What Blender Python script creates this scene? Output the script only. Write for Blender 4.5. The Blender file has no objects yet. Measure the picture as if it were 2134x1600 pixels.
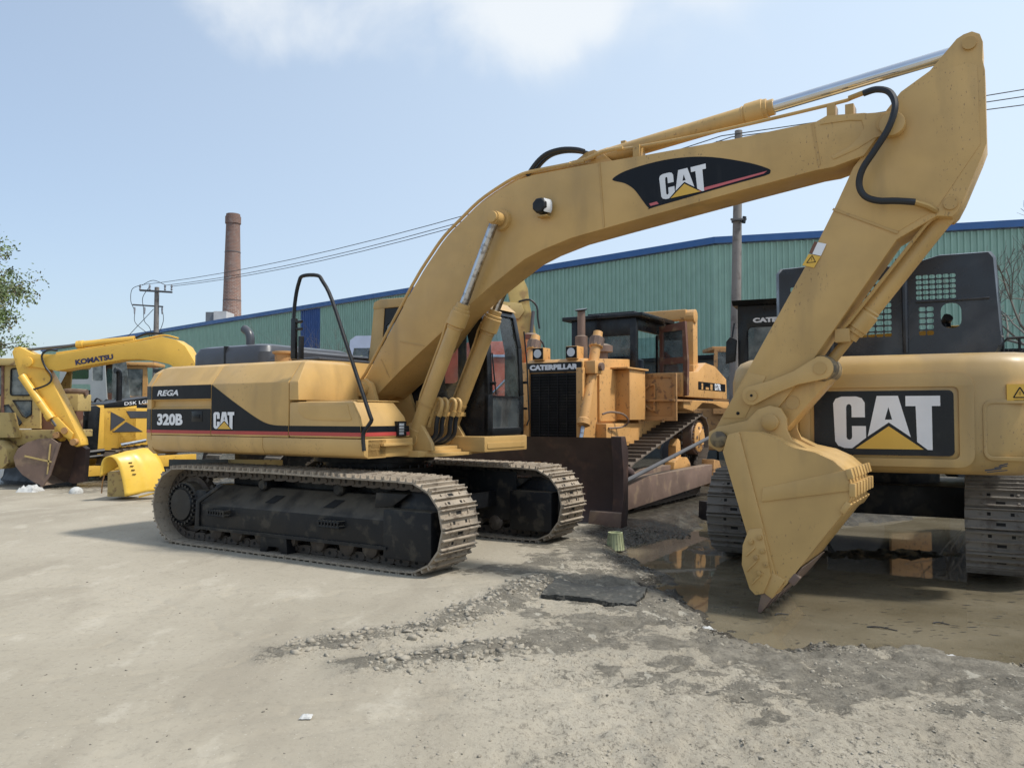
import bpy, math, random
import numpy as np
from mathutils import Vector, Matrix
from mathutils.geometry import tessellate_polygon
R = math.radians
random.seed(7)
scn = bpy.context.scene
COL = scn.collection

# ------------------------------------------------------------------ camera, sky, sun, exposure
cam_d = bpy.data.cameras.new("camera"); cam = bpy.data.objects.new("camera", cam_d); COL.objects.link(cam)
cam.location = (0, 0, 1.54)
cam.rotation_euler = (R(90) + 0.040, 0, 0)
cam_d.sensor_width = 36.0
cam_d.lens = 1667.5 / 2134.0 * 36.0
cam_d.clip_start = 0.05; cam_d.clip_end = 1500
scn.camera = cam
SUN_EL, SUN_AZ = R(56), R(106)          # azimuth clockwise from +Y (into the picture) towards +X (right)
world = bpy.data.worlds.new("World"); scn.world = world; world.use_nodes = True
nt = world.node_tree; N = nt.nodes; L = nt.links
for n in list(N): N.remove(n)
wo = N.new('ShaderNodeOutputWorld'); bg = N.new('ShaderNodeBackground'); sky = N.new('ShaderNodeTexSky')
sky.sky_type = 'NISHITA'; sky.sun_disc = False; sky.sun_elevation = SUN_EL; sky.sun_rotation = SUN_AZ
sky.dust_density = 2.2; sky.air_density = 1.0; sky.ozone_density = 1.6
bg.inputs['Strength'].default_value = 0.15
tc = N.new('ShaderNodeTexCoord')
def blob(px, pz, w, h):
    """soft elliptical bank of cloud round a direction"""
    d = Vector((px, 1, pz)).normalized()
    sub = N.new('ShaderNodeVectorMath'); sub.operation = 'SUBTRACT'; sub.inputs[1].default_value = d
    L.new(tc.outputs['Generated'], sub.inputs[0])
    sc = N.new('ShaderNodeVectorMath'); sc.operation = 'MULTIPLY'; sc.inputs[1].default_value = (1/w, 1/w, 1/h)
    L.new(sub.outputs[0], sc.inputs[0])
    ln = N.new('ShaderNodeVectorMath'); ln.operation = 'LENGTH'; L.new(sc.outputs[0], ln.inputs[0])
    mr = N.new('ShaderNodeMapRange'); mr.inputs[1].default_value = 0.35; mr.inputs[2].default_value = 1.15
    mr.inputs[3].default_value = 1; mr.inputs[4].default_value = 0; mr.interpolation_type = 'SMOOTHSTEP'
    L.new(ln.outputs['Value'], mr.inputs[0]); return mr.outputs[0]
def wmath(op, a, b):
    m = N.new('ShaderNodeMath'); m.operation = op
    for i, v in enumerate((a, b)):
        if isinstance(v, (int, float)): m.inputs[i].default_value = v
        else: L.new(v, m.inputs[i])
    return m.outputs[0]
b1 = blob(-0.235, 0.60, 0.20, 0.16); b2 = blob(0.0, 0.60, 0.18, 0.15); b3 = blob(0.1, 1.1, 0.7, 0.35)
bb = wmath('MAXIMUM', wmath('MAXIMUM', b1, b2), b3)
no = N.new('ShaderNodeTexNoise'); no.inputs['Scale'].default_value = 5.0; no.inputs['Detail'].default_value = 7
no.inputs['Roughness'].default_value = 0.52; no.inputs['Distortion'].default_value = 0.25
L.new(tc.outputs['Generated'], no.inputs['Vector'])
cl = N.new('ShaderNodeMapRange'); cl.interpolation_type = 'SMOOTHSTEP'
cl.inputs[1].default_value = 0.16; cl.inputs[2].default_value = 0.90; cl.inputs[3].default_value = 0; cl.inputs[4].default_value = 0.85
L.new(wmath('ADD', wmath('MULTIPLY', bb, 0.75), wmath('MULTIPLY', wmath('SUBTRACT', no.outputs['Fac'], 0.5), 2.3)), cl.inputs[0])
no2 = N.new('ShaderNodeMath'); no2.operation = 'MULTIPLY'; L.new(cl.outputs[0], no2.inputs[0]); L.new(wmath('MINIMUM', wmath('MULTIPLY', bb, 3.0), 1.0), no2.inputs[1])
# thin high haze: whiter towards the sun side
sx = N.new('ShaderNodeSeparateXYZ'); L.new(tc.outputs['Generated'], sx.inputs[0])
hz = N.new('ShaderNodeMapRange'); hz.inputs[1].default_value = -0.6; hz.inputs[2].default_value = 0.75
hz.inputs[3].default_value = 0.30; hz.inputs[4].default_value = 0.95
L.new(sx.outputs[0], hz.inputs[0])
mx = N.new('ShaderNodeMix'); mx.data_type = 'RGBA'; L.new(hz.outputs[0], mx.inputs[0])
L.new(sky.outputs[0], mx.inputs[6]); mx.inputs[7].default_value = (4.75, 5.65, 6.6, 1)
mc = N.new('ShaderNodeMix'); mc.data_type = 'RGBA'; L.new(no2.outputs[0], mc.inputs[0])
L.new(mx.outputs[2], mc.inputs[6]); mc.inputs[7].default_value = (5.5, 5.75, 5.95, 1)
L.new(mc.outputs[2], bg.inputs['Color']); L.new(bg.outputs[0], wo.inputs[0])
sun_d = bpy.data.lights.new("sun", 'SUN'); sun_d.energy = 3.3; sun_d.angle = R(5); sun_d.color = (1.0, 0.95, 0.87)
sun = bpy.data.objects.new("sun", sun_d); COL.objects.link(sun)
sdir = Vector((math.cos(SUN_EL)*math.sin(SUN_AZ), math.cos(SUN_EL)*math.cos(SUN_AZ), math.sin(SUN_EL)))
sun.rotation_euler = sdir.to_track_quat('Z', 'Y').to_euler(); sun.location = (8, 4, 14)
scn.view_settings.view_transform = 'Standard'; scn.view_settings.look = 'None'
scn.view_settings.exposure = 0.16; scn.view_settings.gamma = 1.0; scn.view_settings.use_curve_mapping = False
scn.cycles.max_bounces = 6; scn.cycles.transparent_max_bounces = 12

# ------------------------------------------------------------------ materials
def mat(name, col, rough=0.5, metal=0.0, dirt=None, damt=0.0, dscale=3.0, dust=0.0, dustcol=(0.30, 0.25, 0.19),
        bump=0.0, bscale=60.0, var=0.08, chips=None, edge=None, coat=0.0, spec=0.5, streak=False, dlo=0.52, dhi=0.68):
    m = bpy.data.materials.new(name); m.use_nodes = True
    t = m.node_tree; n = t.nodes; l = t.links; p = n['Principled BSDF']
    p.inputs['Roughness'].default_value = rough; p.inputs['Metallic'].default_value = metal
    p.inputs['Specular IOR Level'].default_value = spec
    if coat: p.inputs['Coat Weight'].default_value = coat; p.inputs['Coat Roughness'].default_value = 0.15
    c = n.new('ShaderNodeTexCoord')
    def noise(s, det=5, stretch=None):
        q = n.new('ShaderNodeTexNoise'); q.inputs['Scale'].default_value = s; q.inputs['Detail'].default_value = det
        if stretch:
            mp = n.new('ShaderNodeMapping'); mp.inputs['Scale'].default_value = stretch
            l.new(c.outputs['Object'], mp.inputs[0]); l.new(mp.outputs[0], q.inputs['Vector'])
        else: l.new(c.outputs['Object'], q.inputs['Vector'])
        return q.outputs['Fac']
    def rng(v, a, b, x, y):
        q = n.new('ShaderNodeMapRange'); q.interpolation_type = 'SMOOTHSTEP'
        for i, k in enumerate((a, b, x, y)): q.inputs[i+1].default_value = k
        l.new(v, q.inputs[0]); return q.outputs[0]
    def mix(f, a, b):
        q = n.new('ShaderNodeMix'); q.data_type = 'RGBA'
        if isinstance(f, float): q.inputs[0].default_value = f
        else: l.new(f, q.inputs[0])
        for i, v in ((6, a), (7, b)):
            if isinstance(v, tuple): q.inputs[i].default_value = (*v[:3], 1)
            else: l.new(v, q.inputs[i])
        return q.outputs[2]
    base = mix(rng(noise(1.7, 4), 0.3, 0.7, 0, 1), tuple(k*(1-var) for k in col), tuple(min(1, k*(1+var)) for k in col))
    if dirt:
        f = rng(noise(dscale, 8, (1, 1, 0.22) if streak else None), dlo, dhi, 0, damt)
        base = mix(f, base, dirt)
    if chips:
        q = n.new('ShaderNodeMath'); q.operation = 'MULTIPLY'; l.new(rng(noise(55, 8, (1, 1, .5)), .63, .66, 0, .8), q.inputs[0]); l.new(rng(noise(1.3, 5), .50, .62, 0, .9), q.inputs[1])
        base = mix(q.outputs[0], base, chips)
    if dust:
        g = n.new('ShaderNodeNewGeometry'); s = n.new('ShaderNodeSeparateXYZ'); l.new(g.outputs['Normal'], s.inputs[0])
        f = rng(s.outputs[2], 0.35, 0.95, 0, dust)
        q = n.new('ShaderNodeMath'); q.operation = 'MULTIPLY'; l.new(f, q.inputs[0]); l.new(rng(noise(5, 5), 0.25, 0.6, 0.35, 1), q.inputs[1])
        base = mix(q.outputs[0], base, dustcol)
    l.new(base, p.inputs['Base Color'])
    rr = rng(noise(4.0, 6), 0.3, 0.7, max(0, rough-0.07), min(1, rough+0.12)); l.new(rr, p.inputs['Roughness'])
    if bump:
        b = n.new('ShaderNodeBump'); b.inputs['Strength'].default_value = bump; b.inputs['Distance'].default_value = 0.01
        l.new(noise(bscale, 5), b.inputs['Height']); l.new(b.outputs[0], p.inputs['Normal'])
    return m
GD = (0.20, 0.13, 0.055)
M_gold = mat('golden_paint', (0.53, 0.335, 0.122), 0.40, var=0.11, chips=(0.22, 0.13, 0.06), dirt=(0.33, 0.215, 0.09), damt=0.42, dscale=3.2, bump=0.05, bscale=25, dust=0.25, dustcol=(0.55,0.40,0.20), streak=True)
M_gold2 = mat('golden_paint_scuffed', (0.46, 0.285, 0.10), 0.42, chips=(0.13, 0.08, 0.045), dirt=(0.25, 0.15, 0.07), damt=0.5, dscale=9, bump=0.08, bscale=30, dlo=0.62, dhi=0.72)
M_goldR = mat('dull_gold_paint', (0.49, 0.325, 0.125), 0.38, chips=(0.2, 0.14, 0.08), dirt=(0.30, 0.21, 0.10), damt=0.5, dscale=1.8, bump=0.04, bscale=12, dust=0.2, streak=True)
M_grease = mat('greasy_pin_steel', (0.24, 0.175, 0.09), 0.5, dirt=(0.06, 0.048, 0.036), damt=0.8, dscale=14, dlo=.42, dhi=.6, bump=.3)
M_chrome = mat('chromed_rod', (0.55, 0.55, 0.57), 0.16, metal=1.0, dirt=(0.12, 0.09, 0.08), damt=0.6, dscale=14, dlo=0.5, dhi=0.62)
M_chrome2 = mat('clean_chromed_rod', (0.62, 0.64, 0.68), 0.10, metal=1.0)
M_black = mat('black_paint', (0.009, 0.010, 0.012), 0.30, spec=0.35, dirt=(0.03, 0.03, 0.03), damt=0.5, dscale=6, dust=0.12, var=0.2)
M_blackm = mat('matt_black_undercarriage', (0.009, 0.010, 0.012), 0.45, spec=0.3, dirt=(0.055, 0.048, 0.038), damt=0.7, dscale=7, dust=0.8, dustcol=(0.15, 0.13, 0.10), bump=0.15, bscale=40, var=0.2)  # dust on upward faces; its lighter colour also paints the track frame's top highlight
M_band = mat('black_band_film', (0.008, 0.009, 0.012), 0.32, spec=0.22, dirt=(0.018, 0.018, 0.02), damt=0.5, dscale=12, streak=True)
M_red = mat('red_film', (0.42, 0.055, 0.045), 0.4)
M_redp = mat('faded_red_film', (0.55, 0.12, 0.13), 0.4)
M_white = mat('white_film', (0.78, 0.78, 0.80), 0.4)
M_yel = mat('yellow_film', (0.72, 0.43, 0.06), 0.4)
M_shoe = mat('dusty_track_steel', (0.33, 0.275, 0.21), 0.68, dirt=(0.11, 0.08, 0.058), damt=0.85, dscale=13, bump=0.6, bscale=35, var=0.2, dust=0.3, dustcol=(0.42, 0.36, 0.28))
M_shoed = mat('rusty_track_steel', (0.10, 0.078, 0.060), 0.75, dirt=(0.05, 0.035, 0.025), damt=0.8, dscale=7, bump=0.5, bscale=40, var=0.25, dust=0.5, dustcol=(0.20, 0.165, 0.13))
M_shoeg = mat('grey_track_steel', (0.17, 0.155, 0.135), 0.62, dirt=(0.07, 0.055, 0.045), damt=0.8, dscale=6, bump=0.5, bscale=40, var=0.2, dust=0.4, dustcol=(0.27, 0.24, 0.20))
M_slot = mat('dark_slot', (0.008, 0.008, 0.008), 0.9)
M_link = mat('greasy_link_steel', (0.065, 0.052, 0.042), 0.6, dirt=(0.15, 0.125, 0.10), damt=0.7, dscale=9, bump=0.5, bscale=50, var=0.25)
M_rubber = mat('black_rubber_hose', (0.012, 0.014, 0.018), 0.42)
M_brass = mat('brass_fitting', (0.42, 0.27, 0.10), 0.4, metal=0.6)
M_plastic = mat('dark_grey_plastic_hood', (0.018, 0.021, 0.029), 0.27, dirt=(0.07, 0.075, 0.085), damt=0.4, dscale=2.5, dust=0.2, dustcol=(0.13, 0.13, 0.13))
M_engine = mat('grey_engine_cover', (0.055, 0.058, 0.068), 0.36, dust=0.25, dustcol=(0.16, 0.16, 0.16))
M_lamp = mat('lamp_lens', (0.62, 0.64, 0.66), 0.12)
M_amber = mat('dozer_tan_paint', (0.62, 0.335, 0.115), 0.5, dirt=(0.22, 0.11, 0.05), damt=0.75, dscale=13, bump=0.15, bscale=30, dust=0.5, dustcol=(0.46, 0.33, 0.20), dlo=0.60, dhi=0.68)
M_amberd = mat('dozer_tan_paint_dirty', (0.42, 0.225, 0.085), 0.6, dirt=(0.16, 0.085, 0.045), damt=0.8, dscale=11, bump=0.3, bscale=30, dust=0.5, dustcol=(0.36, 0.28, 0.19), dlo=0.55, dhi=0.66)
M_rust = mat('rusted_brown_steel', (0.060, 0.036, 0.032), 0.55, dirt=(0.115, 0.062, 0.045), damt=0.8, dscale=3, bump=0.2, bscale=25, dust=0.4, dustcol=(0.22, 0.17, 0.13), var=0.2)
M_rustr = mat('worn_rusty_steel', (0.16, 0.105, 0.08), 0.6, dirt=(0.30, 0.21, 0.13), damt=0.5, dscale=4, bump=0.3, bscale=30, dust=0.5, dustcol=(0.30, 0.24, 0.18), var=0.2)
M_ky = mat('bright_yellow_paint', (0.72, 0.43, 0.065), 0.4, dirt=(0.34, 0.17, 0.04), damt=0.7, dscale=9, bump=0.05, bscale=20, dust=0.3, dustcol=(0.6, 0.42, 0.15), dlo=0.64, dhi=0.70)
M_lemon = mat('glossy_lemon_panel', (0.78, 0.50, 0.07), 0.32, dirt=(0.5, 0.35, 0.06), damt=0.4, dscale=4)
M_oldy = mat('chipped_old_yellow', (0.46, 0.34, 0.13), 0.6, dirt=(0.20, 0.12, 0.06), damt=0.8, dscale=8.0, bump=0.2, bscale=25, dust=0.3, dlo=0.55, dhi=0.64)
M_brown = mat('brown_rust_paint', (0.16, 0.075, 0.05), 0.6, dirt=(0.36, 0.26, 0.15), damt=0.6, dscale=5, bump=0.2)
M_seat = mat('dark_interior', (0.022, 0.022, 0.024), 0.8)
M_seatb = mat('plastic_wrapped_seat', (0.07, 0.085, 0.11), 0.3)
M_paleb = mat('pale_blue_truck_paint', (0.50, 0.56, 0.72), 0.35)
M_or = mat('orange_red_paint', (0.62, 0.10, 0.045), 0.45, dirt=(0.4, 0.2, 0.15), damt=0.4)
M_conc = mat('weathered_concrete_pole', (0.22, 0.20, 0.185), 0.85, dirt=(0.12, 0.10, 0.09), damt=0.7, dscale=4, bump=0.4, bscale=30)
M_steel = mat('galvanised_steel', (0.10, 0.10, 0.105), 0.6)
M_wire = mat('overhead_wire', (0.045, 0.047, 0.05), 0.6)
M_ins = mat('insulator', (0.25, 0.25, 0.27), 0.3)
M_green = mat('green_wall_sheet', (0.30, 0.455, 0.365), 0.45, dirt=(0.25, 0.385, 0.31), damt=0.5, dscale=0.6, streak=True, var=0.06)
M_blue = mat('blue_wall_sheet', (0.03, 0.085, 0.26), 0.45)
M_cap = mat('blue_roof_trim', (0.035, 0.12, 0.32), 0.45, var=0.05)
M_roof = mat('roof_sheet', (0.10, 0.14, 0.22), 0.5)
M_base = mat('grey_wall_base', (0.06, 0.065, 0.06), 0.8, dirt=(0.05, 0.05, 0.05), damt=0.7, dscale=2)
M_bark = mat('grey_bark', (0.13, 0.115, 0.10), 0.9, bump=0.4)
M_twig = mat('dry_twig', (0.17, 0.155, 0.135), 0.9)
M_leaf = mat('tree_leaf', (0.11, 0.155, 0.05), 0.6, dirt=(0.16, 0.10, 0.05), damt=0.8, dscale=1.5, var=0.4)
M_matting = mat('muddy_rubber_mat', (0.024, 0.024, 0.021), 0.6, dirt=(0.16, 0.145, 0.12), damt=0.85, dscale=22, bump=0.7, bscale=30, dust=0.4, dustcol=(0.10, 0.10, 0.085))
M_wood = mat('tarred_wood', (0.018, 0.018, 0.020), 0.6, dirt=(0.07, 0.065, 0.055), damt=0.6, dscale=6, bump=0.4)
M_cup = mat('pale_green_plastic', (0.42, 0.45, 0.27), 0.5, dirt=(0.2, 0.2, 0.12), damt=0.6, dscale=20)
M_cloth = mat('white_sack', (0.50, 0.50, 0.48), 0.8, dirt=(0.25, 0.24, 0.22), damt=0.6, dscale=8, bump=0.5, bscale=20)
M_clod = mat('dry_mud_clod', (0.33, 0.295, 0.235), 0.95, dirt=(0.17, 0.145, 0.11), damt=0.6, dscale=6, bump=0.5, bscale=60)
M_clodd = mat('damp_mud_clod', (0.16, 0.142, 0.112), 0.8, dirt=(0.17, 0.15, 0.12), damt=0.7, dscale=6, bump=0.5, bscale=60)
def glass(name, tint=(0.85, 0.92, 0.95), rough=0.03, trans=0.78, dust=0.1):
    m = bpy.data.materials.new(name); m.use_nodes = True
    t = m.node_tree; n = t.nodes; l = t.links; p = n['Principled BSDF']
    p.inputs['Base Color'].default_value = (0.35, 0.40, 0.42, 1); p.inputs['Roughness'].default_value = 0.06
    tr = n.new('ShaderNodeBsdfTransparent'); tr.inputs[0].default_value = (*tint, 1)
    gl = n.new('ShaderNodeBsdfGlossy'); gl.inputs['Roughness'].default_value = rough
    df = n.new('ShaderNodeBsdfDiffuse'); df.inputs[0].default_value = (0.34, 0.37, 0.36, 1)
    fr = n.new('ShaderNodeFresnel'); fr.inputs[0].default_value = 1.5
    m1 = n.new('ShaderNodeMixShader'); m2 = n.new('ShaderNodeMixShader')
    l.new(fr.outputs[0], m1.inputs[0]); l.new(tr.outputs[0], m1.inputs[1]); l.new(gl.outputs[0], m1.inputs[2])
    c = n.new('ShaderNodeTexCoord'); q = n.new('ShaderNodeTexNoise'); q.inputs['Scale'].default_value = 4; q.inputs['Detail'].default_value = 6
    l.new(c.outputs['Object'], q.inputs['Vector'])
    r = n.new('ShaderNodeMapRange'); r.inputs[1].default_value = 0.35; r.inputs[2].default_value = 0.7
    r.inputs[3].default_value = dust*0.4; r.inputs[4].default_value = dust*2.0
    l.new(q.outputs['Fac'], r.inputs[0]); l.new(r.outputs[0], m2.inputs[0]); l.new(m1.outputs[0], m2.inputs[1]); l.new(df.outputs[0], m2.inputs[2])
    l.new(m2.outputs[0], n['Material Output'].inputs[0]); return m
M_glass = glass('dusty_window_glass', dust=0.09)
M_glassd = glass('dusty_tinted_glass', tint=(0.35, 0.40, 0.42), dust=0.22)
M_glassp = glass('pale_reflecting_glass', tint=(0.25, 0.30, 0.33), dust=0.45)
M_glassg = glass('green_tinted_glass', tint=(0.02, 0.30, 0.08), dust=0.04)

# ------------------------------------------------------------------ mesh builder
def cr(pts, k=6, closed=False):
    """Catmull-Rom smoothing of a point list"""
    P = [Vector(p) for p in pts]; out = []; n = len(P)
    for i in range(n if closed else n-1):
        if closed: a, b, c, d = P[(i-1) % n], P[i], P[(i+1) % n], P[(i+2) % n]
        else: a, b, c, d = P[max(i-1, 0)], P[i], P[i+1], P[min(i+2, n-1)]
        for j in range(k):
            t = j/k
            out.append(0.5*((2*b)+(c-a)*t+(2*a-5*b+4*c-d)*t*t+(3*b-a-3*c+d)*t**3))
    if not closed: out.append(P[-1])
    return out
def rrect(x0, x1, z0, z1, r, n=4):
    o = []
    for cx, cz, a0 in ((x1-r, z1-r, 0), (x0+r, z1-r, 90), (x0+r, z0+r, 180), (x1-r, z0+r, 270)):
        for i in range(n+1):
            a = R(a0+90*i/n); o.append((cx+r*math.cos(a), cz+r*math.sin(a)))
    return o
def circ(cx, cz, r, n=16, a0=0, a1=360):
    return [(cx+r*math.cos(R(a0+(a1-a0)*i/n)), cz+r*math.sin(R(a0+(a1-a0)*i/n))) for i in range(n if a1-a0 == 360 else n+1)]
class MB:
    def __init__(s): s.v = []; s.f = []; s.mi = []; s.m = 0
    def add(s, vs, fs):
        o = len(s.v); s.v += [tuple(v) for v in vs]; s.f += [tuple(i+o for i in f) for f in fs]; s.mi += [s.m]*len(fs); return s
    def box(s, x0, x1, y0, y1, z0, z1):
        return s.add([(x0,y0,z0),(x1,y0,z0),(x1,y1,z0),(x0,y1,z0),(x0,y0,z1),(x1,y0,z1),(x1,y1,z1),(x0,y1,z1)],
                     [(0,3,2,1),(4,5,6,7),(0,1,5,4),(1,2,6,5),(2,3,7,6),(3,0,4,7)])
    def obox(s, c, h, rot):
        c = Vector(c); q = MB().box(-h[0],h[0],-h[1],h[1],-h[2],h[2])
        return s.add([c+rot@Vector(v) for v in q.v], q.f)
    def bar(s, p0, p1, w, t, up=(0,0,1)):
        p0, p1 = Vector(p0), Vector(p1); d = (p1-p0); L_ = d.length; d.normalize(); u = Vector(up)
        a = u.cross(d); a = a.normalized() if a.length > 1e-4 else Vector((1,0,0)); b = d.cross(a)
        M = Matrix((d, a, b)).transposed()
        return s.obox((p0+p1)/2, (L_/2, w/2, t/2), M)
    def prism(s, poly, a0, a1, ax='y', chk=True):
        n = len(poly)
        g = {'y': lambda p, a: (p[0], a, p[1]), 'x': lambda p, a: (a, p[0], p[1]), 'z': lambda p, a: (p[0], p[1], a)}[ax]
        vs = [g(p, a0) for p in poly]+[g(p, a1) for p in poly]
        fs = [tuple(range(n))[::-1], tuple(range(n, 2*n))]+[(i, (i+1) % n, n+(i+1) % n, n+i) for i in range(n)]
        return s.add(vs, fs)
    def loft(s, rings, caps=True):
        n = len(rings[0]); vs = [p for r in rings for p in r]; fs = []
        for k in range(len(rings)-1):
            for i in range(n): fs.append((k*n+i, k*n+(i+1) % n, (k+1)*n+(i+1) % n, (k+1)*n+i))
        if caps: fs += [tuple(range(n))[::-1], tuple(range((len(rings)-1)*n, len(rings)*n))]
        return s.add(vs, fs)
    def cyl(s, p0, p1, r0, r1=None, n=16, caps=True):
        p0, p1 = Vector(p0), Vector(p1); r1 = r0 if r1 is None else r1
        d = (p1-p0).normalized(); a = d.orthogonal().normalized(); b = d.cross(a)
        ring = lambda p, r: [p+(a*math.cos(2*math.pi*i/n)+b*math.sin(2*math.pi*i/n))*r for i in range(n)]
        return s.loft([ring(p0, r0), ring(p1, r1)], caps)
    def lathe(s, p0, d, prof, n=20):
        p0 = Vector(p0); d = Vector(d).normalized(); a = d.orthogonal().normalized(); b = d.cross(a)
        return s.loft([[p0+d*t+(a*math.cos(2*math.pi*i/n)+b*math.sin(2*math.pi*i/n))*r for i in range(n)] for t, r in prof])
    def tube(s, pts, r, n=8, k=0, closed=False):
        P = cr(pts, k) if k else [Vector(p) for p in pts]
        rr = r if isinstance(r, (list, tuple)) else None
        rings = []; a = None
        for i, p in enumerate(P):
            d = (P[min(i+1, len(P)-1)]-P[max(i-1, 0)]).normalized()
            if a is None: a = d.orthogonal().normalized()
            a = (a-d*a.dot(d)); a = a.normalized() if a.length > 1e-5 else d.orthogonal().normalized()
            b = d.cross(a)
            q = r if rr is None else rr[0]+(rr[1]-rr[0])*i/(len(P)-1)
            rings.append([p+(a*math.cos(2*math.pi*j/n)+b*math.sin(2*math.pi*j/n))*q for j in range(n)])
        return s.loft(rings)
    def plate(s, poly, holes, a0, a1, ax='y'):
        g = {'y': lambda p, a: (p[0], a, p[1]), 'x': lambda p, a: (a, p[0], p[1]), 'z': lambda p, a: (p[0], p[1], a)}[ax]
        loops = [poly]+holes; flat = [p for lp in loops for p in lp]
        tr = tessellate_polygon([[Vector((p[0], p[1], 0)) for p in lp] for lp in loops]); n = len(flat)
        fs = [tuple(t) for t in tr]+[tuple(i+n for i in t)[::-1] for t in tr]; o = 0
        for lp in loops:
            k = len(lp)
            for i in range(k): fs.append((o+i, o+(i+1) % k, n+o+(i+1) % k, n+o+i))
            o += k
        return s.add([g(p, a0) for p in flat]+[g(p, a1) for p in flat], fs)
    def xf(s, M):
        s.v = [tuple(M @ Vector(v)) for v in s.v]; return s
    def mesh(s, name, mats, bevel=0, ang=35):
        me = bpy.data.meshes.new(name); me.from_pydata(s.v, [], s.f)
        for m in (mats if isinstance(mats, (list, tuple)) else [mats]): me.materials.append(m)
        if any(s.mi): me.polygons.foreach_set('material_index', s.mi)
        import bmesh
        b = bmesh.new(); b.from_mesh(me); bmesh.ops.recalc_face_normals(b, faces=b.faces)
        if bevel:
            es = [e for e in b.edges if len(e.link_faces) == 2 and e.calc_face_angle(0) > R(28)]
            try: bmesh.ops.bevel(b, geom=es, offset=bevel, segments=2, affect='EDGES', clamp_overlap=True, profile=0.6)
            except Exception: pass
        b.to_mesh(me); b.free()
        me.shade_smooth(); me.set_sharp_from_angle(angle=R(ang)); me.update(); return me
    def build(s, name, mats, parent=None, bevel=0, ang=35, **kw):
        return inst(name, s.mesh(name, mats, bevel, ang), parent, **kw)
def inst(name, me, parent=None, label=None, cat=None, group=None, kind=None, mw=None):
    o = bpy.data.objects.new(name, me); COL.objects.link(o)
    if parent is not None: o.parent = parent
    if mw is not None: o.matrix_local = mw
    tag(o, label, cat, group, kind); return o
def tag(o, label=None, cat=None, group=None, kind=None):
    if label: o['label'] = label
    if cat: o['category'] = cat
    if group: o['group'] = group
    if kind: o['kind'] = kind
def thing(name, label, cat, loc, yaw=0.0, group=None):
    o = bpy.data.objects.new(name, None); COL.objects.link(o); o.location = loc; o.rotation_euler = (0, 0, yaw)
    o.empty_display_size = 0.3; tag(o, label, cat, group); return o
def text(name, s, org, u, v, w, h, m, parent, bold=0.03, shear=0.0):
    """lettering that fills width w and height h from its lower left corner org, along u and up v"""
    c = bpy.data.curves.new('t', 'FONT'); c.body = s; c.size = 1; c.offset = bold; c.shear = shear; c.extrude = 0.001; c.resolution_u = 3
    o = bpy.data.objects.new('t', c); COL.objects.link(o)
    bpy.context.view_layer.update()
    me = bpy.data.meshes.new_from_object(o.evaluated_get(bpy.context.evaluated_depsgraph_get()))
    bpy.data.objects.remove(o); bpy.data.curves.remove(c)
    xs = [q.co.x for q in me.vertices]; ys = [q.co.y for q in me.vertices]
    x0, x1, y0, y1 = min(xs), max(xs), min(ys), max(ys)
    u, v, org = Vector(u).normalized(), Vector(v).normalized(), Vector(org); nn = u.cross(v)
    for q in me.vertices: q.co = org+u*((q.co.x-x0)/(x1-x0)*w)+v*((q.co.y-y0)/(y1-y0)*h)+nn*(q.co.z+0.002)
    me.name = name; me.materials.clear(); me.materials.append(m)
    return inst(name, me, parent)
def cat_logo(org, u, v, h, parent, name='logo'):
    """three heavy letters over a triangle, height h, from the lower left corner"""
    u, v, org = Vector(u).normalized(), Vector(v).normalized(), Vector(org); nn = u.cross(v)
    k = h/344.0
    T = lambda P: [((x-793)*k, (1360-y)*k) for x, y in P]
    C = [(845,1018),(935,1018),(968,1030),(985,1060),(985,1155),(905,1155),(905,1085),(898,1070),(885,1068),(876,1075),(872,1090),(872,1285),(878,1299),(890,1303),(902,1296),(906,1283),(906,1212),(990,1212),(990,1288),(905,1358),(860,1357),(820,1342),(802,1312),(793,1062),(808,1032)]
    A = [(1057,1016),(1182,1016),(1252,1282),(1126,1188),(1000,1280)]; Ah = [(1125,1088),(1146,1170),(1103,1170)]
    Tt = [(1225,1018),(1423,1018),(1423,1083),(1375,1083),(1375,1362),(1348,1362),(1288,1312),(1283,1083),(1225,1083)]
    tri = [(925,1360),(1125,1212),(1325,1360)]
    M = Matrix((( *u, 0), (*v, 0), (*nn, 0), (0, 0, 0, 1))).transposed(); M.translation = org+nn*0.004
    b = MB()
    b.plate(T(C), [], 0, 0.002, 'z'); b.plate(T(A), [T(Ah)], 0, 0.002, 'z'); b.plate(T(Tt), [], 0, 0.002, 'z')
    b.xf(M).build(name+'_letters', M_white, parent)
    MB().plate(T(tri), [], 0, 0.002, 'z').xf(M).build(name+'_triangle', M_yel, parent)

# ------------------------------------------------------------------ tracks
def hull_path(circles, n=48):
    pts = []
    for cx, cz, r in circles:
        pts += [(cx+r*math.cos(2*math.pi*i/n), cz+r*math.sin(2*math.pi*i/n)) for i in range(n)]
    pts = sorted(set(pts))
    def half(P):
        h = []
        for p in P:
            while len(h) > 1 and (h[-1][0]-h[-2][0])*(p[1]-h[-2][1])-(h[-1][1]-h[-2][1])*(p[0]-h[-2][0]) <= 0: h.pop()
            h.append(p)
        return h
    return half(pts)[:-1]+half(pts[::-1])[:-1]       # counter-clockwise
def resample(path, n):
    P = [Vector((p[0], 0, p[1])) for p in path]; P.append(P[0])
    seg = [(P[i+1]-P[i]).length for i in range(len(P)-1)]; tot = sum(seg); out = []
    def at(s):
        s %= tot; i = 0
        while s > seg[i] and i < len(seg)-1: s -= seg[i]; i += 1
        return P[i].lerp(P[i+1], s/max(seg[i], 1e-9))
    st = tot/n
    for k in range(n):
        a, b = at(k*st), at((k+1)*st); out.append((a.lerp(b, .5), (b-a).normalized()))
    return out, st
SHOE = {}
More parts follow.
